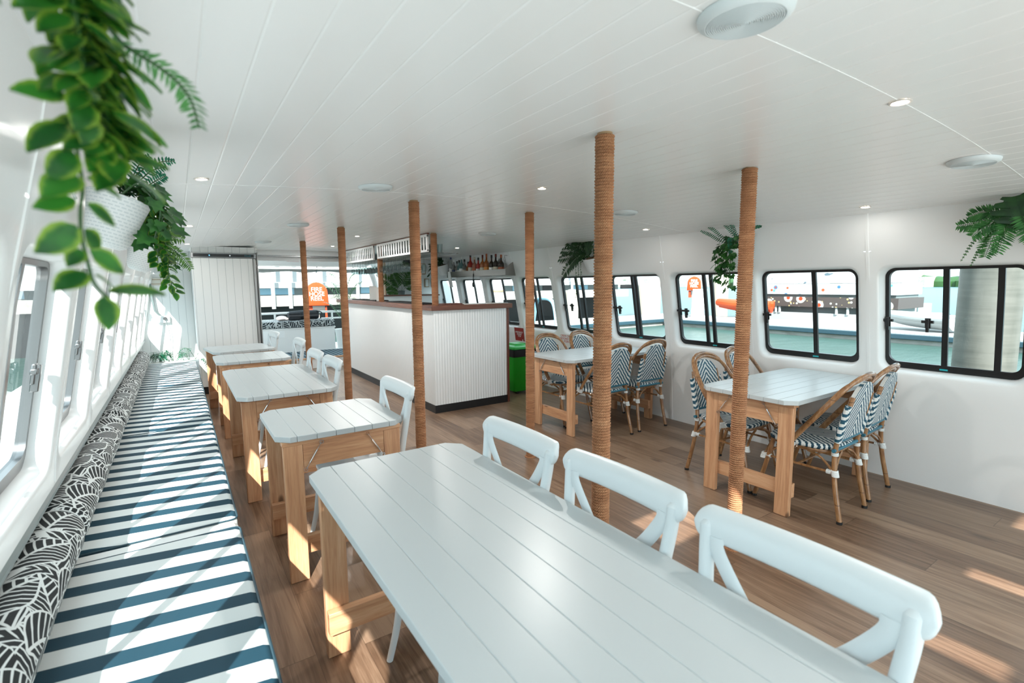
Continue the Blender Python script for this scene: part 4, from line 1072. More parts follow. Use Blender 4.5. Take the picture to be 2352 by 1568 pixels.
for q in ([(-.13, 2.03, 1.73), (-.08, 2.05, 1.815), (-.02, 2.05, 1.858), (.024, 2.05, 1.868)], [(-.13, 2.03, 1.73), (-.095, 2.05, 1.80), (-.07, 2.05, 1.85), (-.043, 2.05, 1.876)],
          [(-.13, 2.03, 1.73), (-.07, 2.05, 1.77), (-.03, 2.05, 1.80), (-.003, 2.05, 1.818)], [(-.13, 2.03, 1.73), (-.12, 2.04, 1.82), (-.105, 2.04, 1.87), (-.08, 2.04, 1.905)], [(-.13, 2.03, 1.74), (-.08, 2.05, 1.79), (-.04, 2.05, 1.83), (.0, 2.05, 1.845)]):
    frond(b, sb, loc_pts(q, o), .021, 15, .008, False, rg, up=(.5, -.75, .35))
fin(t, 'fern_fronds', b, sb, 'leaf_teal')
# left wall, third
o = (-.160, 3.80, 1.640)
t = planter('hanging_plant', 'farther white hanging basket with a fern frond, below the ivy basket', o, rg, 'hanging plants along the walls')
b, sb = B(), B()
for q in ([(-.13, 3.82, 1.71), (-.03, 3.80, 1.70), (.04, 3.80, 1.64), (.085, 3.8, 1.565)], [(-.13, 3.82, 1.71), (-.05, 3.82, 1.76), (.0, 3.82, 1.765), (.06, 3.82, 1.75)], [(-.13, 3.82, 1.71), (-.06, 3.85, 1.78), (-.02, 3.85, 1.80), (.03, 3.85, 1.80)]):
    frond(b, sb, loc_pts(q, o), .055, 22, .009, False, rg, up=(.5, -.75, .35))
fin(t, 'fern_fronds', b, sb, 'leaf_fern_light')
b, sb = B(), B()
for k in range(6): vine(b, sb, loc_pts([(-.13, 3.8, 1.71), (-.08, 3.78 + .02 * k, 1.75), (-.05 + .012 * k, 3.78 + .02 * k, 1.68), (-.045 + .012 * k, 3.79 + .02 * k, 1.58)], o), rg, 'ivy', .04, .03, (.7, -.6, .3))
fin(t, 'ivy_leaves', b, sb, 'leaf_ivy')
# right wall, nearest: split leaf and ferns
def split_leaf(b, p, d, n, L, W):
    d = Vector(d).normalized(); n = Vector(n); s = d.cross(n).normalized(); n = s.cross(d); p = Vector(p); N = 26
    for sd in (1, -1):
        prev = None
        for k in range(N + 1):
            t = k / N; w = W * .5 * (math.sin(PI * min(1, max(0, .06 + .94 * (1 - t) ** 1.25))) ** .55)
            cut = .66 if (k % 6 in (4, 5) and 3 < k < 24) else 1.
            c = p + d * (L * t) - n * (.22 * L * t * t); a = b.v(c); m1 = b.v(c + s * (sd * w * .36) + n * .012); q = b.v(c + s * (sd * w * cut) - n * (.10 * w) + d * (w * .25 * cut))
            if prev:
                b.f([prev[0], a, m1, prev[1]], [(.5, t)] * 4); b.f([prev[1], m1, q, prev[2]], [(.5, t)] * 4)
            prev = (a, m1, q)
o = (3.955, .60, 1.68)
t = planter('hanging_plant', 'hanging plant with a split monstera leaf and ferns, at the right edge', o, rg, 'hanging plants along the walls', 1)
b, sb = B(), B(); split_leaf(b, (-.09, .13, .035), (-.06, .16, .8), (-.85, -.45, .1), .20, .24); sb.tube([(0, 0, .05), (-.02, 0, .09)], .004, 6); split_leaf(b, (-.08, .0, .03), (-.1, -.4, .6), (-.85, -.3, .2), .22, .24)
fin(t, 'monstera_leaves', b, sb, 'leaf_dark')
b, sb = B(), B()
F = [((0, .02, .08), (-.06, .10, .11), (-.07, .17, .10), (-.08, .25, .09)), ((0, .02, .08), (-.07, .06, .07), (-.09, .09, -.01), (-.10, .11, -.10)), ((0, .02, .08), (-.08, .05, .10), (-.12, .12, .07), (-.13, .17, .02)), ((0, 0, .08), (-.08, .02, .10), (-.13, .03, .04), (-.14, .05, -.08)),
     ((0, 0, .08), (-.08, -.02, .12), (-.13, -.05, .06), (-.14, -.08, -.04)), ((0, 0, .08), (-.05, .08, .15), (-.06, .15, .16), (-.06, .21, .14)), ((0, 0, .08), (-.07, -.08, .14), (-.1, -.14, .12), (-.1, -.2, .06))]
for q in F: frond(b, sb, [(x_, y_ + (.17 if k_ else .10), z_) for k_, (x_, y_, z_) in enumerate(q)], .062, 26, .010, False, rg, up=(-.75, -.35, .45))
fin(t, 'fern_fronds', b, sb, 'leaf_fern')
b, sb = B(), B()
for q in (((0, .02, .08), (-.08, .10, .07), (-.10, .18, -.0), (-.10, .235, -.12)), ((0, .02, .08), (-.08, .09, .06), (-.10, .15, -.04), (-.10, .19, -.15)), ((0, .03, .08), (-.07, .12, .15), (-.08, .15, .17), (-.08, .16, .18))): frond(b, sb, [(x_, y_ + .15, z_) for x_, y_, z_ in q], .012, 20, .009, True, rg, up=(-.75, -.35, .45))
fin(t, 'button_fern', b, sb, 'leaf_ivy')
# right wall, second: ivy and upright fern
o = (3.955, 2.44, 1.67)
t = planter('hanging_plant', 'hanging ivy plant in a white pot behind the rope post, on the right wall', o, rg, 'hanging plants along the walls', 1, m='trim_white')
b, sb = B(), B()
for k in range(15):
    y = rg.uniform(-.02, .19); z1 = rg.uniform(-.29, .0)
    vine(b, sb, [(0, .02, .09), (-.06, y * .5, .12), (-.10, y, .05), (-.11, y * .95, z1 * .5), (-.11 + rg.uniform(-.02, .02), y * .9, z1)], rg, 'ivy', .048, .032, (-.7, .2, .4))
fin(t, 'ivy_leaves', b, sb, 'leaf_ivy')
b, sb = B(), B()
for q in (((0, .03, .08), (-.05, .15, .13), (-.06, .25, .19), (-.06, .35, .235)), ((0, .03, .08), (-.05, .13, .15), (-.06, .22, .23), (-.06, .30, .285)), ((0, .0, .09), (-.05, .06, .2), (-.06, .12, .27), (-.06, .17, .285)), ((0, 0, .09), (-.04, -.07, .17), (-.05, -.14, .215), (-.05, -.2, .22)), ((0, 0, .09), (-.05, .03, .2), (-.06, .06, .27), (-.06, .1, .31)), ((0, .02, .09), (-.08, .05, .14), (-.11, .03, .08), (-.11, .02, .0))):
    frond(b, sb, q, .022, 18, .010, False, rg, up=(-.75, -.35, .45))
fin(t, 'fern_fronds', b, sb, 'leaf_teal')
# right wall, third: spreading fern
o = (3.955, 4.235, 1.66)
t = planter('hanging_plant', 'hanging fern in a white basket left of the thick rope post, on the right wall', o, rg, 'hanging plants along the walls', 1)
b, sb = B(), B()
for q in (((0, .03, .08), (-.06, .2, .12), (-.07, .35, .11), (-.07, .52, .09)), ((0, .03, .08), (-.06, .17, .15), (-.07, .32, .18), (-.07, .47, .185)), ((0, .03, .08), (-.06, .14, .19), (-.07, .25, .24), (-.07, .36, .27)), ((0, .03, .08), (-.07, .19, .09), (-.08, .32, -.0), (-.08, .43, -.11)), ((0, .03, .08), (-.06, .12, .2), (-.06, .19, .27), (-.06, .25, .30)), ((0, .03, .08), (-.09, .12, .1), (-.11, .2, .05), (-.11, .27, .0)), ((0, 0, .08), (-.06, -.1, .15), (-.07, -.2, .13), (-.07, -.28, .1))):
    frond(b, sb, q, .10, 24, .013, False, rg, up=(-.75, -.35, .45))
fin(t, 'fern_fronds', b, sb, 'leaf_dark')
b, sb = B(), B(); split_leaf(b, (-.03, .03, .10), (-.15, .2, .9), (-.9, .1, .1), .21, .22); sb.tube([(0, 0, .05), (-.03, .03, .10)], .004, 6); fin(t, 'monstera_leaves', b, sb, 'leaf_dark')
b, sb = B(), B()
for y, z in ((.17, -.36), (.13, -.14), (.09, -.24)): vine(b, sb, [(0, .03, .09), (-.09, y, .07), (-.10, y, z * .5), (-.10, y, z)], rg, 'pair', .017, .016, (-.7, .2, .4))
fin(t, 'trailing_strings', b, sb, 'leaf_ivy')
# right wall, far: by the bottle shelf
o = (3.92, 8.00, 1.715)
t = planter('hanging_plant', 'dark leafy plant in a smooth white pot left of the bottle shelf', o, rg, 'hanging plants along the walls', 1, sc=(1.05, 1.2, 1), m='trim_white')
b, sb = B(), B()
for k in range(16):
    y = rg.uniform(-.1, .32); vine(b, sb, [(0, 0, .08), (-.04, y * .5, .15), (-.09, y, .13 - abs(y) * .2), (-.11, y * 1.05, rg.uniform(-.12, .15))], rg, 'ivy', .06, .032, (-.7, -.3, .4))
fin(t, 'leaves', b, sb, 'leaf_dark')
# palm on the counter behind the bar
t = thing('potted_palm', 'dark palm fronds standing on the back counter behind the bar', 'plant', (3.33, 8.52, 1.286))
b = B(); b.lathe([(0, 0), (.06, 0), (.07, .07), (.064, .07), (.06, .055), (0, .055)], 20); b.build('pot', 'rail_grey', t)
b, sb = B(), B()
for q, w in ((((0, 0, .05), (.03, 0, .25), (.10, -.02, .40), (.17, -.04, .50)), .19), (((0, 0, .05), (-.10, -.02, .12), (-.24, -.04, .23), (-.40, -.05, .31)), .13), (((0, 0, .05), (.09, 0, .22), (.2, -.02, .34), (.27, -.04, .36)), .17), (((0, 0, .05), (-.06, 0, .18), (-.12, -.03, .28), (-.16, -.05, .36)), .13), (((0, 0, .05), (-.10, -.02, .05), (-.2, -.05, .07), (-.29, -.08, .06)), .09), (((0, 0, .05), (.12, 0, .14), (.25, -.02, .18), (.34, -.04, .14)), .13)):
    frond(b, sb, q, w, 28, .014, False, rg, up=(0, -1, .3), fill=.2)
fin(t, 'palm_fronds', b, sb, 'leaf_palm')
# palm on the aft deck
t = thing('potted_palm', 'light green palm on the aft deck, left of the bar end', 'plant', (2.84, 10.55, .18))
b = B(); b.lathe([(0, 0), (.14, 0), (.18, .38), (.165, .38), (.155, .33), (0, .33)], 24); b.build('pot', 'boat_white', t)
b, sb = B(), B()
for k in range(15):
    a = 2 * PI * k / 15 + rg.uniform(-.2, .2); R = rg.uniform(.2, .42); h = rg.uniform(.55, 1.45); c, s = math.cos(a), math.sin(a)
    frond(b, sb, [(0, 0, .33), (c * R * .25, s * R * .25, .33 + h * .55), (c * R * .65, s * R * .65, .33 + h * .9), (c * R, s * R, .33 + h)], .17, 20, .012, False, rg, up=(-s * .2, c * .2, 1), fill=.25)
fin(t, 'palm_fronds', b, sb, 'leaf_fern')
# fern at the end of the bench
t = thing('fern_plant', 'low teal-green fern in a white trough at the far end of the striped bench', 'plant', (-.12, 8.15, 0))
b = B(); b.box((-.30, -.19, 0), (.32, .30, .45)); b.build('trough', 'trim_white', t, bevel=.004)
b, sb = B(), B()
for k in range(26):
    x = rg.uniform(-.27, .28); a = rg.uniform(-PI, PI); R = rg.uniform(.10, .2); z = rg.uniform(.04, .12)
    frond(b, sb, [(x, .03, .45), (x + R * .4 * math.cos(a), .03 + R * .3 * math.sin(a), .48 + z), (x + R * .8 * math.cos(a), R * .6 * math.sin(a), .48 + z), (x + R * 1.2 * math.cos(a), R * .9 * math.sin(a), .45 + z * .4)], .05, 12, .012, False, rg)
for k in range(5): frond(b, sb, [(.30, -.1 - .05 * k, .46), (.35, -.12 - .06 * k, .50), (.38, -.15 - .07 * k, .42), (.38, -.17 - .08 * k, .30)], .05, 12, .011, False, rg)
fin(t, 'fronds', b, sb, 'leaf_teal')

# ------------------------------------------------------------------ bottle shelf and bottles
SX = 4.0
t = thing('bottle_shelf', 'stainless steel bottle shelf on the right wall above the bar windows', 'shelf', (SX, 6.92, 1.575))
b = B()
for ya, yb in ((-.92, -.005), (.005, .93)): b.box((-.085, ya, 0), (.10, yb, .006)); b.box((-.085, ya, 0), (-.080, yb, .095))
b.build('tray', 'steel', t, smooth=False)
for y in (-.92, .93):
    b = B(); b.prism([(-.085, 0), (.10, 0), (.075, .21), (.0, .17), (-.085, .095)], -.002, .002); b.T = Matrix(); 
    for v in b.bm.verts: v.co = Vector((v.co.x, y + v.co.z, v.co.y))
    b.build('end_plate', 'steel', t, smooth=False)
BCOL = {'clear': ((.75, .8, .8), .9), 'amber': ((.35, .10, .015), .3), 'dark': ((.02, .012, .008), .0), 'red': ((.42, .02, .01), .3), 'teal': ((.25, .5, .5), .7), 'pink': ((.5, .22, .15), .4)}
for k, (c, tr) in BCOL.items(): plain('bottle_' + k, c, .06, trans=tr)
for k, c in (('navy', (.01, .03, .12)), ('black', (.01, .01, .01)), ('copper', (.42, .10, .03)), ('wine', (.14, .02, .015)), ('gold', (.5, .33, .12)), ('white', (.75, .75, .72)), ('orange', (.6, .22, .02)), ('cream', (.6, .55, .42))): plain('cap_' + k, c, .35)
BOT = [(1034, .36, .034, 'clear', 'navy', 'white'), (1042, .30, .034, 'clear', 'white', 'navy'), (1051, .265, .036, 'clear', 'black', 'white'), (1057, .28, .036, 'teal', 'black', 'white'), (1063, .335, .042, 'teal', 'white', 'white'), (1071, .285, .040, 'clear', 'black', 'cream'),
       (1080, .24, .036, 'amber', 'black', 'wine'), (1086, .36, .040, 'red', 'black', 'cream'), (1096, .31, .042, 'pink', 'cream', 'copper'), (1105, .29, .040, 'red', 'black', 'white'), (1115, .325, .046, 'amber', 'wine', 'cream'), (1124, .335, .044, 'amber', 'copper', 'orange'),
       (1135, .31, .042, 'dark', 'black', 'white'), (1144, .32, .042, 'dark', 'wine', 'cream'), (1155, .30, .044, 'dark', 'copper', 'copper')]
def bottle(h, r, body, cap, lab):
    o = bpy.data.objects.new('liquor_bottle', None); COL.objects.link(o); s = h * .56
    b = B(); b.lathe([(0, .0), (r * .9, 0), (r, .008), (r, s), (r * .8, s + h * .06), (.014, s + h * .15), (.0125, h * .86), (.0, h * .86)], 18); b.build('glass', 'bottle_' + body, o, ang=60)
    b = B(); b.lathe([(0, h), (.0145, h), (.0155, h * .995), (.0155, h * .85), (0, h * .85)], 14); b.build('cap', 'cap_' + cap, o)
    b = B(); b.lathe([(r + .0006, s * .22), (r + .0006, s * .72)], 18); b.build('label', 'cap_' + lab, o)
    return o
names = {'clear': 'clear', 'amber': 'amber', 'dark': 'dark', 'red': 'red', 'teal': 'pale teal', 'pink': 'pinkish'}
ordw = ['first', 'second', 'third', 'fourth', 'fifth', 'sixth', 'seventh', 'eighth', 'ninth', 'tenth', 'eleventh', 'twelfth', 'thirteenth', 'fourteenth', 'fifteenth']
for i, (px_, h, r, body, cap, lab) in enumerate(BOT):
    o = bottle(h, r, body, cap, lab); y = 7.78 - (px_ - 1037) / (1166 - 1037) * 1.72; o.location = (SX - .022, y, 1.5815)
    tag(o, '%s bottle with %s cap, %s from the white plant pot on the steel shelf' % (names[body], cap, ordw[i]), 'bottle', 'bottles on the steel shelf')
for i, (y, l) in enumerate(((7.45, 'clear glass bottle at the back of the steel shelf, far half'), (6.75, 'clear bottle at the back of the steel shelf, behind red bottles'), (6.35, 'clear bottle at the back of the steel shelf, near end'))):
    o = bottle(.36, .034, 'clear', 'white', 'white'); o.location = (SX + .045, y, 1.5815); tag(o, l, 'bottle', 'bottles on the steel shelf')
# bottle opener on a cord, hanging towel
t = thing('bottle_opener', 'black bottle opener hanging from the middle of the steel shelf', 'opener', (SX - .092, 6.92, 1.60))
b = B(); b.tube([(0, 0, .02), (0, .002, -.06), (0, 0, -.12)], .006, 6); b.build('cord', 'black', t)
b = B(); b.sphere((0, 0, -.15), .032, 14, 8, (.4, 1, 1.3)); b.build('handle', 'black', t)
b = B(); b.loft([[(SX - .097, y0, z), (SX - .097, y1, z), (SX - .087, y1, z), (SX - .087, y0, z)] for y0, y1, z in ((7.80, 7.72, 1.675), (7.79, 7.68, 1.56), (7.70, 7.63, 1.41))], cap0=True, cap1=True)
simple('hand_towel', 'cloth_white', 'white cloth hanging under the plant pot beside the bottle shelf', 'towel', b)
for i, (x, z, w, h, l) in enumerate(((4.07, 1.49, .10, .16, 'timber framed notice on the far wall below the dark plant, right one'), (3.93, 1.49, .09, .16, 'timber framed notice on the far wall below the dark plant, left one'), (3.86, 1.75, .10, .2, 'timber framed notice high on the far wall beside the bar post'))):
    t = thing('framed_notice', l, 'frame', (x, 8.752, z), group='framed notices on the far wall')
    b = B(); b.box((-w / 2, -.018, -h / 2), (w / 2, 0, h / 2)); b.build('frame', 'timber_pale', t, bevel=.003)
    b = B(); b.box((-w / 2 + .014, -.020, -h / 2 + .014), (w / 2 - .014, -.017, h / 2 - .014)); b.build('notice', 'sign_white', t, smooth=False)
t = thing('emergency_light', 'white emergency light box on the far wall beside the palm', 'light', (3.335, 8.752, 1.73)); b = B(); b.box((-.065, -.06, -.055), (.065, 0, .045)); b.build('case', 'sign_white', t, bevel=.006)
b = B(); b.box((-.045, -.055, .045), (.03, -.02, .07)); b.build('lamps', 'dark_steel', t, bevel=.004)
t = thing('switch_panel', 'black switch panel on the far wall above the palm', 'panel', (3.55, 8.752, 1.82)); b = B(); b.box((-.08, -.03, .0), (.08, 0, .09)); b.build('upper_box', 'black', t, bevel=.004)
b = B(); b.box((-.07, -.02, -.16), (.07, 0, -.04)); pp = b.build('socket_plate', 'grey_fabric', t, bevel=.004)
b = B(); [b.tube([(x, -.022, z), (x, -.018, z)], .012, 10) for x, z in ((-.03, -.08), (.03, -.08), (-.03, -.12))]; b.build('switches', 'black', pp)
t = thing('wall_hook', 'small metal hook with keys high on the right wall above the bottles', 'hook', (4.0, 6.1, 1.865)); b = B(); b.tube([(.02, 0, 0), (-.03, 0, 0), (-.03, 0, -.04)], .004, 6); b.build('hook', 'dark_steel', t)
b = B(); b.tube([(-.03, .02 * math.cos(a), -.055 + .02 * math.sin(a)) for a in [PI * 2 * k / 10 for k in range(10)]], .002, 5, closed=True); b.box((-.035, -.02, -.10), (-.03, -.008, -.06)); b.build('key_ring', 'dark_steel', t)
# wall signs
def wsign(label, y, z, w, h, lines, m, tm, size):
    x = XR(z) - .003; n = Vector((-1, 0, -.13)).normalized(); u = Vector((-.13, 0, 1)).normalized()
    t = thing('wall_sign', label, 'sign', (x, y, z)); 
    b = B(); R = Vector((0, -1, 0)); b.loft([[R * (sx * w / 2) + u * (sz * h / 2) + n * o for sx, sz in ((-1, -1), (1, -1), (1, 1), (-1, 1))] for o in (.0, .003)], cap0=True, cap1=True); b.build('plate', m, t, smooth=False)
    letters(lines, size, tm, t, frame(n * .004, R, u), extrude=.0005, space=.9)
wsign('white sign with red capitals on the right wall behind the far dining set', 5.02, .725, .30, .13, 'CREW ONLY\nBEYOND THIS\nPOINT', 'trim_white', 'text_red', .042)
wsign('dark red sign on the right wall above the green bin', 6.13, .70, .24, .20, 'EMERGENCY\nENGINE\nSTOP', 'red_sign', 'sign_white', .034)
# green wheelie bin
t = thing('rubbish_bin', 'bright green rubbish bin standing between the bar and the far dining set', 'bin', (3.77, 5.52, 0))
def rr(hx, hy, z, r=.03): return [(cx + r * math.cos(a + PI / 2 * k / 4), cy + r * math.sin(a + PI / 2 * k / 4), z) for cx, cy, a in ((hx - r, -hy + r, -PI / 2), (hx - r, hy - r, 0), (-hx + r, hy - r, PI / 2), (-hx + r, -hy + r, PI)) for k in range(5)]
b = B(); b.loft([rr(.155, .18, .035), rr(.16, .185, .05), rr(.185, .215, .53)], cap0=True, cap1=True); b.build('body', 'green_plastic', t, ang=50)
b = B(); b.loft([rr(.192, .222, .50), rr(.196, .226, .51), rr(.197, .227, .595), rr(.19, .22, .60)], cap0=True, cap1=True); b.build('liner_band', 'rubber', t, ang=50)
b = B(); b.loft([rr(.20, .23, .60), rr(.205, .235, .61), rr(.20, .23, .63), rr(.17, .2, .645), rr(.16, .19, .645), rr(.15, .18, .635), rr(.08, .10, .64), rr(.07, .09, .66)], cap0=True, cap1=True); b.build('lid', 'green_lid', t, ang=40)
for s in (-1, 1):
    b = B(); b.tube([(.10, s * .15, .03), (.10, s * .19, .03)], .03, 14); b.tube([(-.10, s * .15, .02), (-.10, s * .17, .02)], .02, 10); b.build('wheel', 'rubber', t)
# ------------------------------------------------------------------ outside
ZW = -.80
def out(name, m, label, cat, b, group=None, **k): return tag(b.build(name, m, **k), label, cat, group)
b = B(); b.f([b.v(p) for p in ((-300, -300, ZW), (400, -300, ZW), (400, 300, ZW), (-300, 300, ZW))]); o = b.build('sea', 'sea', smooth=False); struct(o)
def pontoon(label, x0, y0, x1, y1):
    t = thing('floating_jetty', label, 'jetty', ((x0 + x1) / 2, (y0 + y1) / 2, ZW)); hx, hy = (x1 - x0) / 2, (y1 - y0) / 2
    b = B(); b.box((-hx, -hy, .28), (hx, hy, .40)); b.build('deck', 'jetty_deck', t, smooth=False)
    b = B(); b.box((-hx - .05, -hy - .05, .17), (hx + .05, hy + .05, .345)); b.build('fender_strip', 'navy', t, bevel=.02)
    b = B(); b.box((-hx + .1, -hy + .1, -.3), (hx - .1, hy - .1, .2)); b.build('float', 'concrete', t, smooth=False)
pontoon('long white floating jetty lying parallel to the right windows', 21.5, 3.0, 24.8, 17.4)
pontoon('white floating jetty crossing behind the far right windows', 7.5, 17.5, 24.8, 20.0)
pontoon('small white pontoon carrying the large orange hose reel aft', 1.8, 12.0, 3.8, 13.6)
pontoon('far pontoon with boxes in the open water at the upper right', 32.0, 9.6, 36.5, 12.4)
pontoon('white jetty end just outside the nearest right window', 8.6, -2.5, 12.5, 1.95)
t = thing('wharf_building', 'long white wharf building behind the stern, with a dark underside', 'building', (6, 22, 0))
b = B(); b.box((-24, 0, .64), (17.6, 2.0, 1.07)); b.build('concrete_beam', 'concrete', t, smooth=False)
b = B(); b.box((-24, .9, 1.07), (17.6, 1.2, 1.38)); b.build('window_band', 'rail_grey', t, smooth=False)
for k in range(20): 
    x = -20 + k * 2.1; b = B(); b.box((x, .86, 1.1), (x + 1.35, .9, 1.36)); b.build('window_pane', 'hull_blue' if k % 3 else 'black', t, smooth=False)
b = B(); b.box((-24, .3, 1.38), (17.6, .7, 1.60)); b.box((-24, .5, 1.62), (17.6, .8, 5.0)); b.build('upper_wall', 'dock_wall', t, smooth=False)
b = B(); b.box((-24, 1.6, -.9), (17.6, 1.9, .64)); b.box((-24, .2, -.9), (-8, .3, .64)); b.build('underside_shade', 'black', t, smooth=False)  # black sheets stand in for the shade under the wharf
for i, x in enumerate((3.19, 3.83, 5.04, 6.58, 9.2, 12.0, 18.88, .9, -2.0)):
    b = B(); b.tube([(x, 21.925, .55), (x, 21.925, 3.2)], .075, 10)
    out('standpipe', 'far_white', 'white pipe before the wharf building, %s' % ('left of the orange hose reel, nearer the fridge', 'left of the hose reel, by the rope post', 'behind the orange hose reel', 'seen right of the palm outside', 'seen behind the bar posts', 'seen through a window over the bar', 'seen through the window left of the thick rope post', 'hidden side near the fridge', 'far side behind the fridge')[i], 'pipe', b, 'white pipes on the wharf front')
for i, (x, y, r, z1, m, l) in enumerate(((17.58, 20.4, .33, 1.15, 'concrete_post', 'rounded cream mooring pile behind the window left of the thick rope post'), (25.5, 22.0, .75, 1.45, 'concrete_post', 'stout cream mooring pile seen right of the thick rope post'), (9.0, 14.35, .23, 1.45, 'far_white', 'white mooring pile with a brown ring behind the bar windows'),
                                       (36.9, 11.7, .30, 4.0, 'far_white', 'tall white pile on the far pontoon at upper right'), (26.2, 17.3, .42, 3.4, 'concrete_post', 'wide pale column right of the small orange hose cover'))):
    t = thing('mooring_pile', l, 'pile', (x, y, ZW), group='piles in the water')
    b = B(); b.lathe([(0, -.4), (r, -.4), (r, z1 - ZW - r * .5), (r * .85, z1 - ZW - r * .15), (r * .45, z1 - ZW), (0, z1 - ZW)], 24); b.build('shaft', m, t)
    if i == 2: b = B(); b.lathe([(r + .004, 2.0), (r + .02, 2.0), (r + .02, 2.06), (r + .004, 2.06)], 24); b.build('ring', 'timber_pale', t)
t = thing('mooring_pile', 'huge grey steel pile close outside the nearest right window', 'pile', (6.5, 1.42, ZW), group='piles in the water')
b = B(); b.lathe([(0, -1), (.235, -1), (.235, 6), (0, 6)], 48); b.build('shaft', 'pile_steel', t)
b = B(); b.box((.5, -.35, 0), (.62, .5, 5.5)); b.bm.free()
# painted ferry beyond the jetty
t = thing('passenger_ferry', 'white double-deck ferry covered in dotted decoration, beyond the jetty', 'ferry', (27.9, 12.4, ZW))
def fb(n, m, x0, y0, z0, x1, y1, z1, **k): b = B(); b.T = Matrix.Translation((-27.9, -12.4, -ZW)); b.box((x0, y0, z0), (x1, y1, z1)); return b.build(n, m, t, smooth=False, **k)
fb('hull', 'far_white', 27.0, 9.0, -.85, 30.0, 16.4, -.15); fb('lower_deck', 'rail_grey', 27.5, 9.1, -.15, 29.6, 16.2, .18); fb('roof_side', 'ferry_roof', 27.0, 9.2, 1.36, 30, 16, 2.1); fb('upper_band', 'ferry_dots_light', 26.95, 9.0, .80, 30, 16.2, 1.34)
fb('window_gap', 'rail_grey', 27.2, 9.1, .64, 29.9, 16.1, .80); fb('lower_band', 'ferry_dots_dark', 26.9, 8.9, .16, 30, 16.3, .66); fb('roof_edge', 'leaf_teal' if 0 else 'teal_sticker', 27.1, 9.1, 2.1, 29.9, 16.1, 2.16)
for y in (9.6, 10.9, 11.4, 14.2, 14.4):
    fb('deck_post', 'far_white', 26.95, y, -.2, 27.03, y + .09, .17)
def boat(label, loc, rz, L, W, m, rim, motor, sc=1., cat='boat', name='dinghy'):
    t = thing(name, label, cat, loc, rz, None); N = 12; loops = []
    for k in range(N + 1):
        u = k / N; w = W / 2 * (1 - max(0, (u - .45) / .55) ** 2.2 * .95); sh = .12 * u * u; dp = .38 * (1 - .35 * u ** 3)
        loops.append([(L * (u - .5), w, .42 + sh), (L * (u - .5), w * .92, .25 + sh), (L * (u - .5), w * .5, .42 + sh - dp), (L * (u - .5), 0, .40 + sh - dp), (L * (u - .5), -w * .5, .42 + sh - dp), (L * (u - .5), -w * .92, .25 + sh), (L * (u - .5), -w, .42 + sh), (L * (u - .5), -w * .8, .38 + sh), (L * (u - .5), 0, .16 + sh), (L * (u - .5), w * .8, .38 + sh)])
    b = B(); b.loft(loops, cap0=True, cap1=True); b.build('hull', m, t, ang=50)
    P = [Vector(l[0]) for l in loops] + [Vector(l[6]) for l in loops[::-1]]
    b = B(); b.tube(P, rim[1], 10); b.build('gunwale_tube', rim[0], t)
    b = B(); b.box((-L * .22, -W * .42, .30), (-L * .14, W * .42, .34)); b.build('thwart', 'far_white', t, smooth=False)
    if motor:
        b = B(); b.sphere((-L / 2 - .12, 0, .78), .17, 14, 8, (1.25, .75, .75)); mt = b.build('outboard_motor', 'black', t)
        b = B(); b.box((-L / 2 - .16, -.06, .1), (-L / 2 - .04, .06, .68)); b.build('motor_leg', 'dark_steel', mt, smooth=False)
    return t
boat('white rigid dinghy with an outboard on the jetty, seen through the nearest right window', (23.1, 6.9, -.35), 1.25, 2.6, 1.25, 'far_white', ('far_white', .11), True)
boat('orange inflatable rescue boat behind the rope post, on the jetty', (24.9, 15.0, -.16), 1.9, 2.6, 1.2, 'orange_paint', ('orange_vinyl', .20), False)
boat('dark tender with a pale blue frame outside the windows right of the bar', (8.0, 10.3, -.75), 1.2, 2.6, 1.4, 'black', ('black', .22), True)
b = B(); b.tube(bez([(7.6, 9.35, .2), (7.75, 9.7, .95), (7.9, 10.3, 1.08), (8.05, 10.8, .95), (8.2, 11.2, .2)], 8), .05, 10); o = out('boat_arch', 'hull_blue', 'pale blue tubular arch over the dark tender outside', 'frame', b)
for dx, dy in ((.12, .1), (.35, .35)):
    pass
t = thing('display_board', 'white a-frame board with a small picture on the jetty, near the small orange hose cover', 'sign board', (23.5, 16.75, -.4), -.95)
b = B(); b.loft([[(-.42, -.22, 0), (.42, -.22, 0), (.42, -.17, 0), (-.42, -.17, 0)], [(-.36, -.03, 1.5), (.36, -.03, 1.5), (.36, .0, 1.5), (-.36, .0, 1.5)]], cap0=True, cap1=True); b.build('front_board', 'sign_white', t, smooth=False)
b = B(); b.loft([[(-.42, .22, 0), (.42, .22, 0), (.42, .17, 0), (-.42, .17, 0)], [(-.36, .03, 1.5), (.36, .03, 1.5), (.36, .0, 1.5), (-.36, .0, 1.5)]], cap0=True, cap1=True); b.build('back_board', 'sign_white', t, smooth=False)
b = B(); b.loft([[(-.40, -.2147, .10), (.40, -.2147, .10), (.40, -.200, .10), (-.40, -.2, .10)], [(-.392, -.182, .36), (.392, -.182, .36), (.392, -.17, .36), (-.392, -.17, .36)]], cap0=True, cap1=True); b.build('printed_band', 'hull_blue', t, smooth=False)
t = thing('notice_sign', 'pale notice with a red ring on the wharf, seen left of the thick rope post', 'sign', (17.6, 21.4, 1.6)); b = B(); b.box((-.28, 0, -.45), (.28, .03, .55)); b.build('plate', 'sign_white', t, smooth=False)
b = B(); b.tube([(.13 * math.cos(a), -.01, .25 + .13 * math.sin(a)) for a in [2 * PI * k / 20 for k in range(20)]], .016, 5, closed=True); b.tube([(-.09, -.01, .34), (.09, -.01, .16)], .014, 5); b.build('red_ring', 'orange_paint', t)
b = B(); b.box((5.3, 10.2, -.75), (6.3, 11.2, 1.42)); out('deck_cabinet', 'far_white', 'white cabin side filling the far window above the bar end', 'cabinet', b, smooth=False)
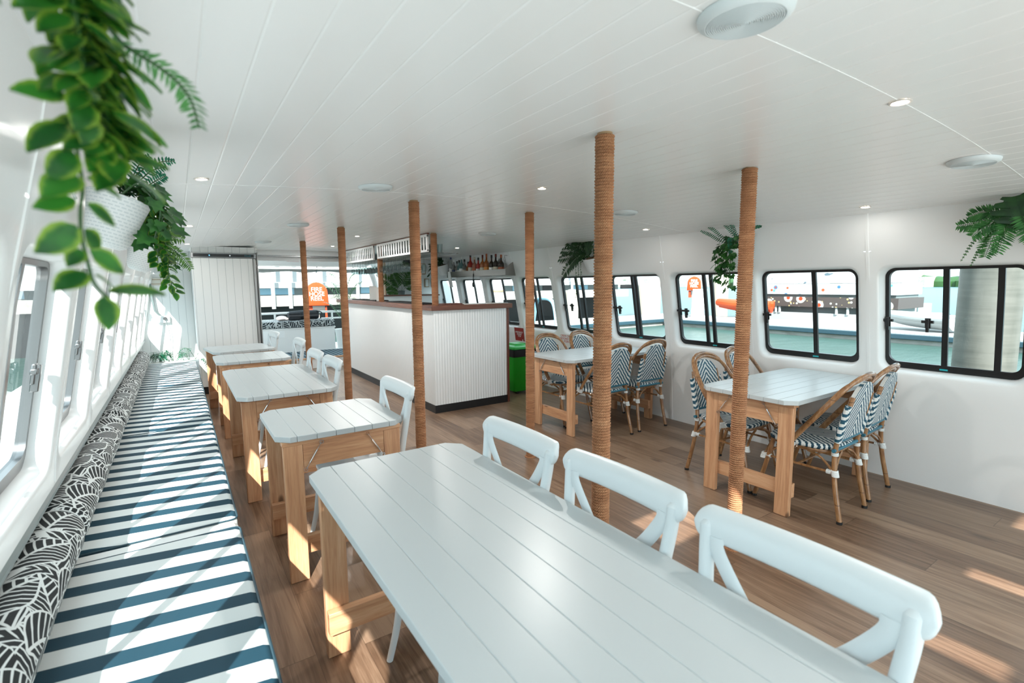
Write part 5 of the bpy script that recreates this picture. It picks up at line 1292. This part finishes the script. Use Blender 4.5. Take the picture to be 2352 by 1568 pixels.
b = B(); b.box((33.0, 10.4, -.4), (34.2, 11.2, .35)); b.box((34.0, 9.9, -.4), (34.6, 10.3, .2)); out('dock_box', 'far_white', 'white boxes on the far pontoon', 'box', b, smooth=False)
# distant shore
rg = random.Random(5)
b = B()
for k in range(70):
    y = -80 + k * 4.2; h = rg.uniform(1.6, 4.5); b.box((215 + rg.uniform(-8, 8), y, ZW), (225, y + rg.uniform(2, 5), h))
o = b.build('distant_shore', 'concrete', smooth=False); struct(o)
b = B()
for k in range(130): b.sphere((222 + rg.uniform(0, 6), -80 + k * 2.3, .2), rg.uniform(2.2, 4.6), 8, 5, (1, 1.4, .8))
o = b.build('hills', 'frond_green'); struct(o)
# neighbouring vessel on the left side
t = thing('moored_vessel', 'white vessel with dark square ports outside the left windows', 'boat', (-9, 8, ZW))
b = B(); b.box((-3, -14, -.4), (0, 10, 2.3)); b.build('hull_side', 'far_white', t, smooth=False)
for k in range(7):
    b = B(); b.box((-.02, -12 + k * 3.0, 1.25), (.02, -10.9 + k * 3., 1.75)); b.build('port', 'black', t, smooth=False)

# ------------------------------------------------------------------ light and camera
for i, (x, y, l) in enumerate(DL + [(1.9, -.9, '')]):     # each downlight gives off light; the last is an added unseen fill lamp
    ld = bpy.data.lights.new('downlight_and_fill_lamp', 'AREA'); ld.shape = 'DISK'; ld.size = .044; ld.energy = 1.1 if x < .3 else (.28 if x > 3 else (4.9 if y > 2 else 2.2)); ld.color = (1., .97, .93)
    lo = bpy.data.objects.new('downlight_and_fill_lamp', ld); COL.objects.link(lo); lo.location = (x, y, ZC(x) - .012)
w = bpy.data.worlds.new('World'); scn.world = w; w.use_nodes = True; bg = w.node_tree.nodes['Background']
bg.inputs[0].default_value = (.72, .91, 1.0, 1); bg.inputs[1].default_value = 1.0
sd = bpy.data.lights.new('sun', 'SUN'); sd.energy = 4.4; sd.angle = math.radians(.53); sd.color = (1., .97, .92)
so = bpy.data.objects.new('sun', sd); COL.objects.link(so); dv = Vector((.63, 1.20, -1.)).normalized()
so.rotation_euler = dv.to_track_quat('-Z', 'Y').to_euler(); so.location = (-6, -11, 10)
yaw, pit, rol, F = 0.590246154, 0.114726069, -0.00898567723, 1140.14
f = Vector((math.sin(yaw) * math.cos(pit), math.cos(yaw) * math.cos(pit), -math.sin(pit)))
r = Vector((math.cos(yaw), -math.sin(yaw), 0)); u = r.cross(f); c, s = math.cos(rol), math.sin(rol)
R_, U_ = c * r + s * u, -s * r + c * u
cd = bpy.data.cameras.new('camera'); co = bpy.data.objects.new('camera', cd); COL.objects.link(co)
co.matrix_world = Matrix(((R_.x, U_.x, -f.x, 0), (R_.y, U_.y, -f.y, 0), (R_.z, U_.z, -f.z, 1.45), (0, 0, 0, 1)))
cd.sensor_width = 36; cd.sensor_fit = 'HORIZONTAL'; cd.lens = F / 2352 * 36; cd.clip_start = .02; cd.clip_end = 1000
cd.dof.use_dof = True; cd.dof.focus_distance = 3.6; cd.dof.aperture_fstop = 3.5
scn.camera = co
scn.view_settings.view_transform = 'Standard'; scn.view_settings.look = 'None'; scn.view_settings.gamma = 1; scn.view_settings.use_curve_mapping = False
scn.view_settings.exposure = 1.66
cy = scn.cycles; cy.max_bounces = 9; cy.diffuse_bounces = 5; cy.glossy_bounces = 4; cy.transmission_bounces = 6; cy.transparent_max_bounces = 12
cy.caustics_reflective = False; cy.caustics_refractive = False; cy.sample_clamp_indirect = 4.; cy.use_denoising = True
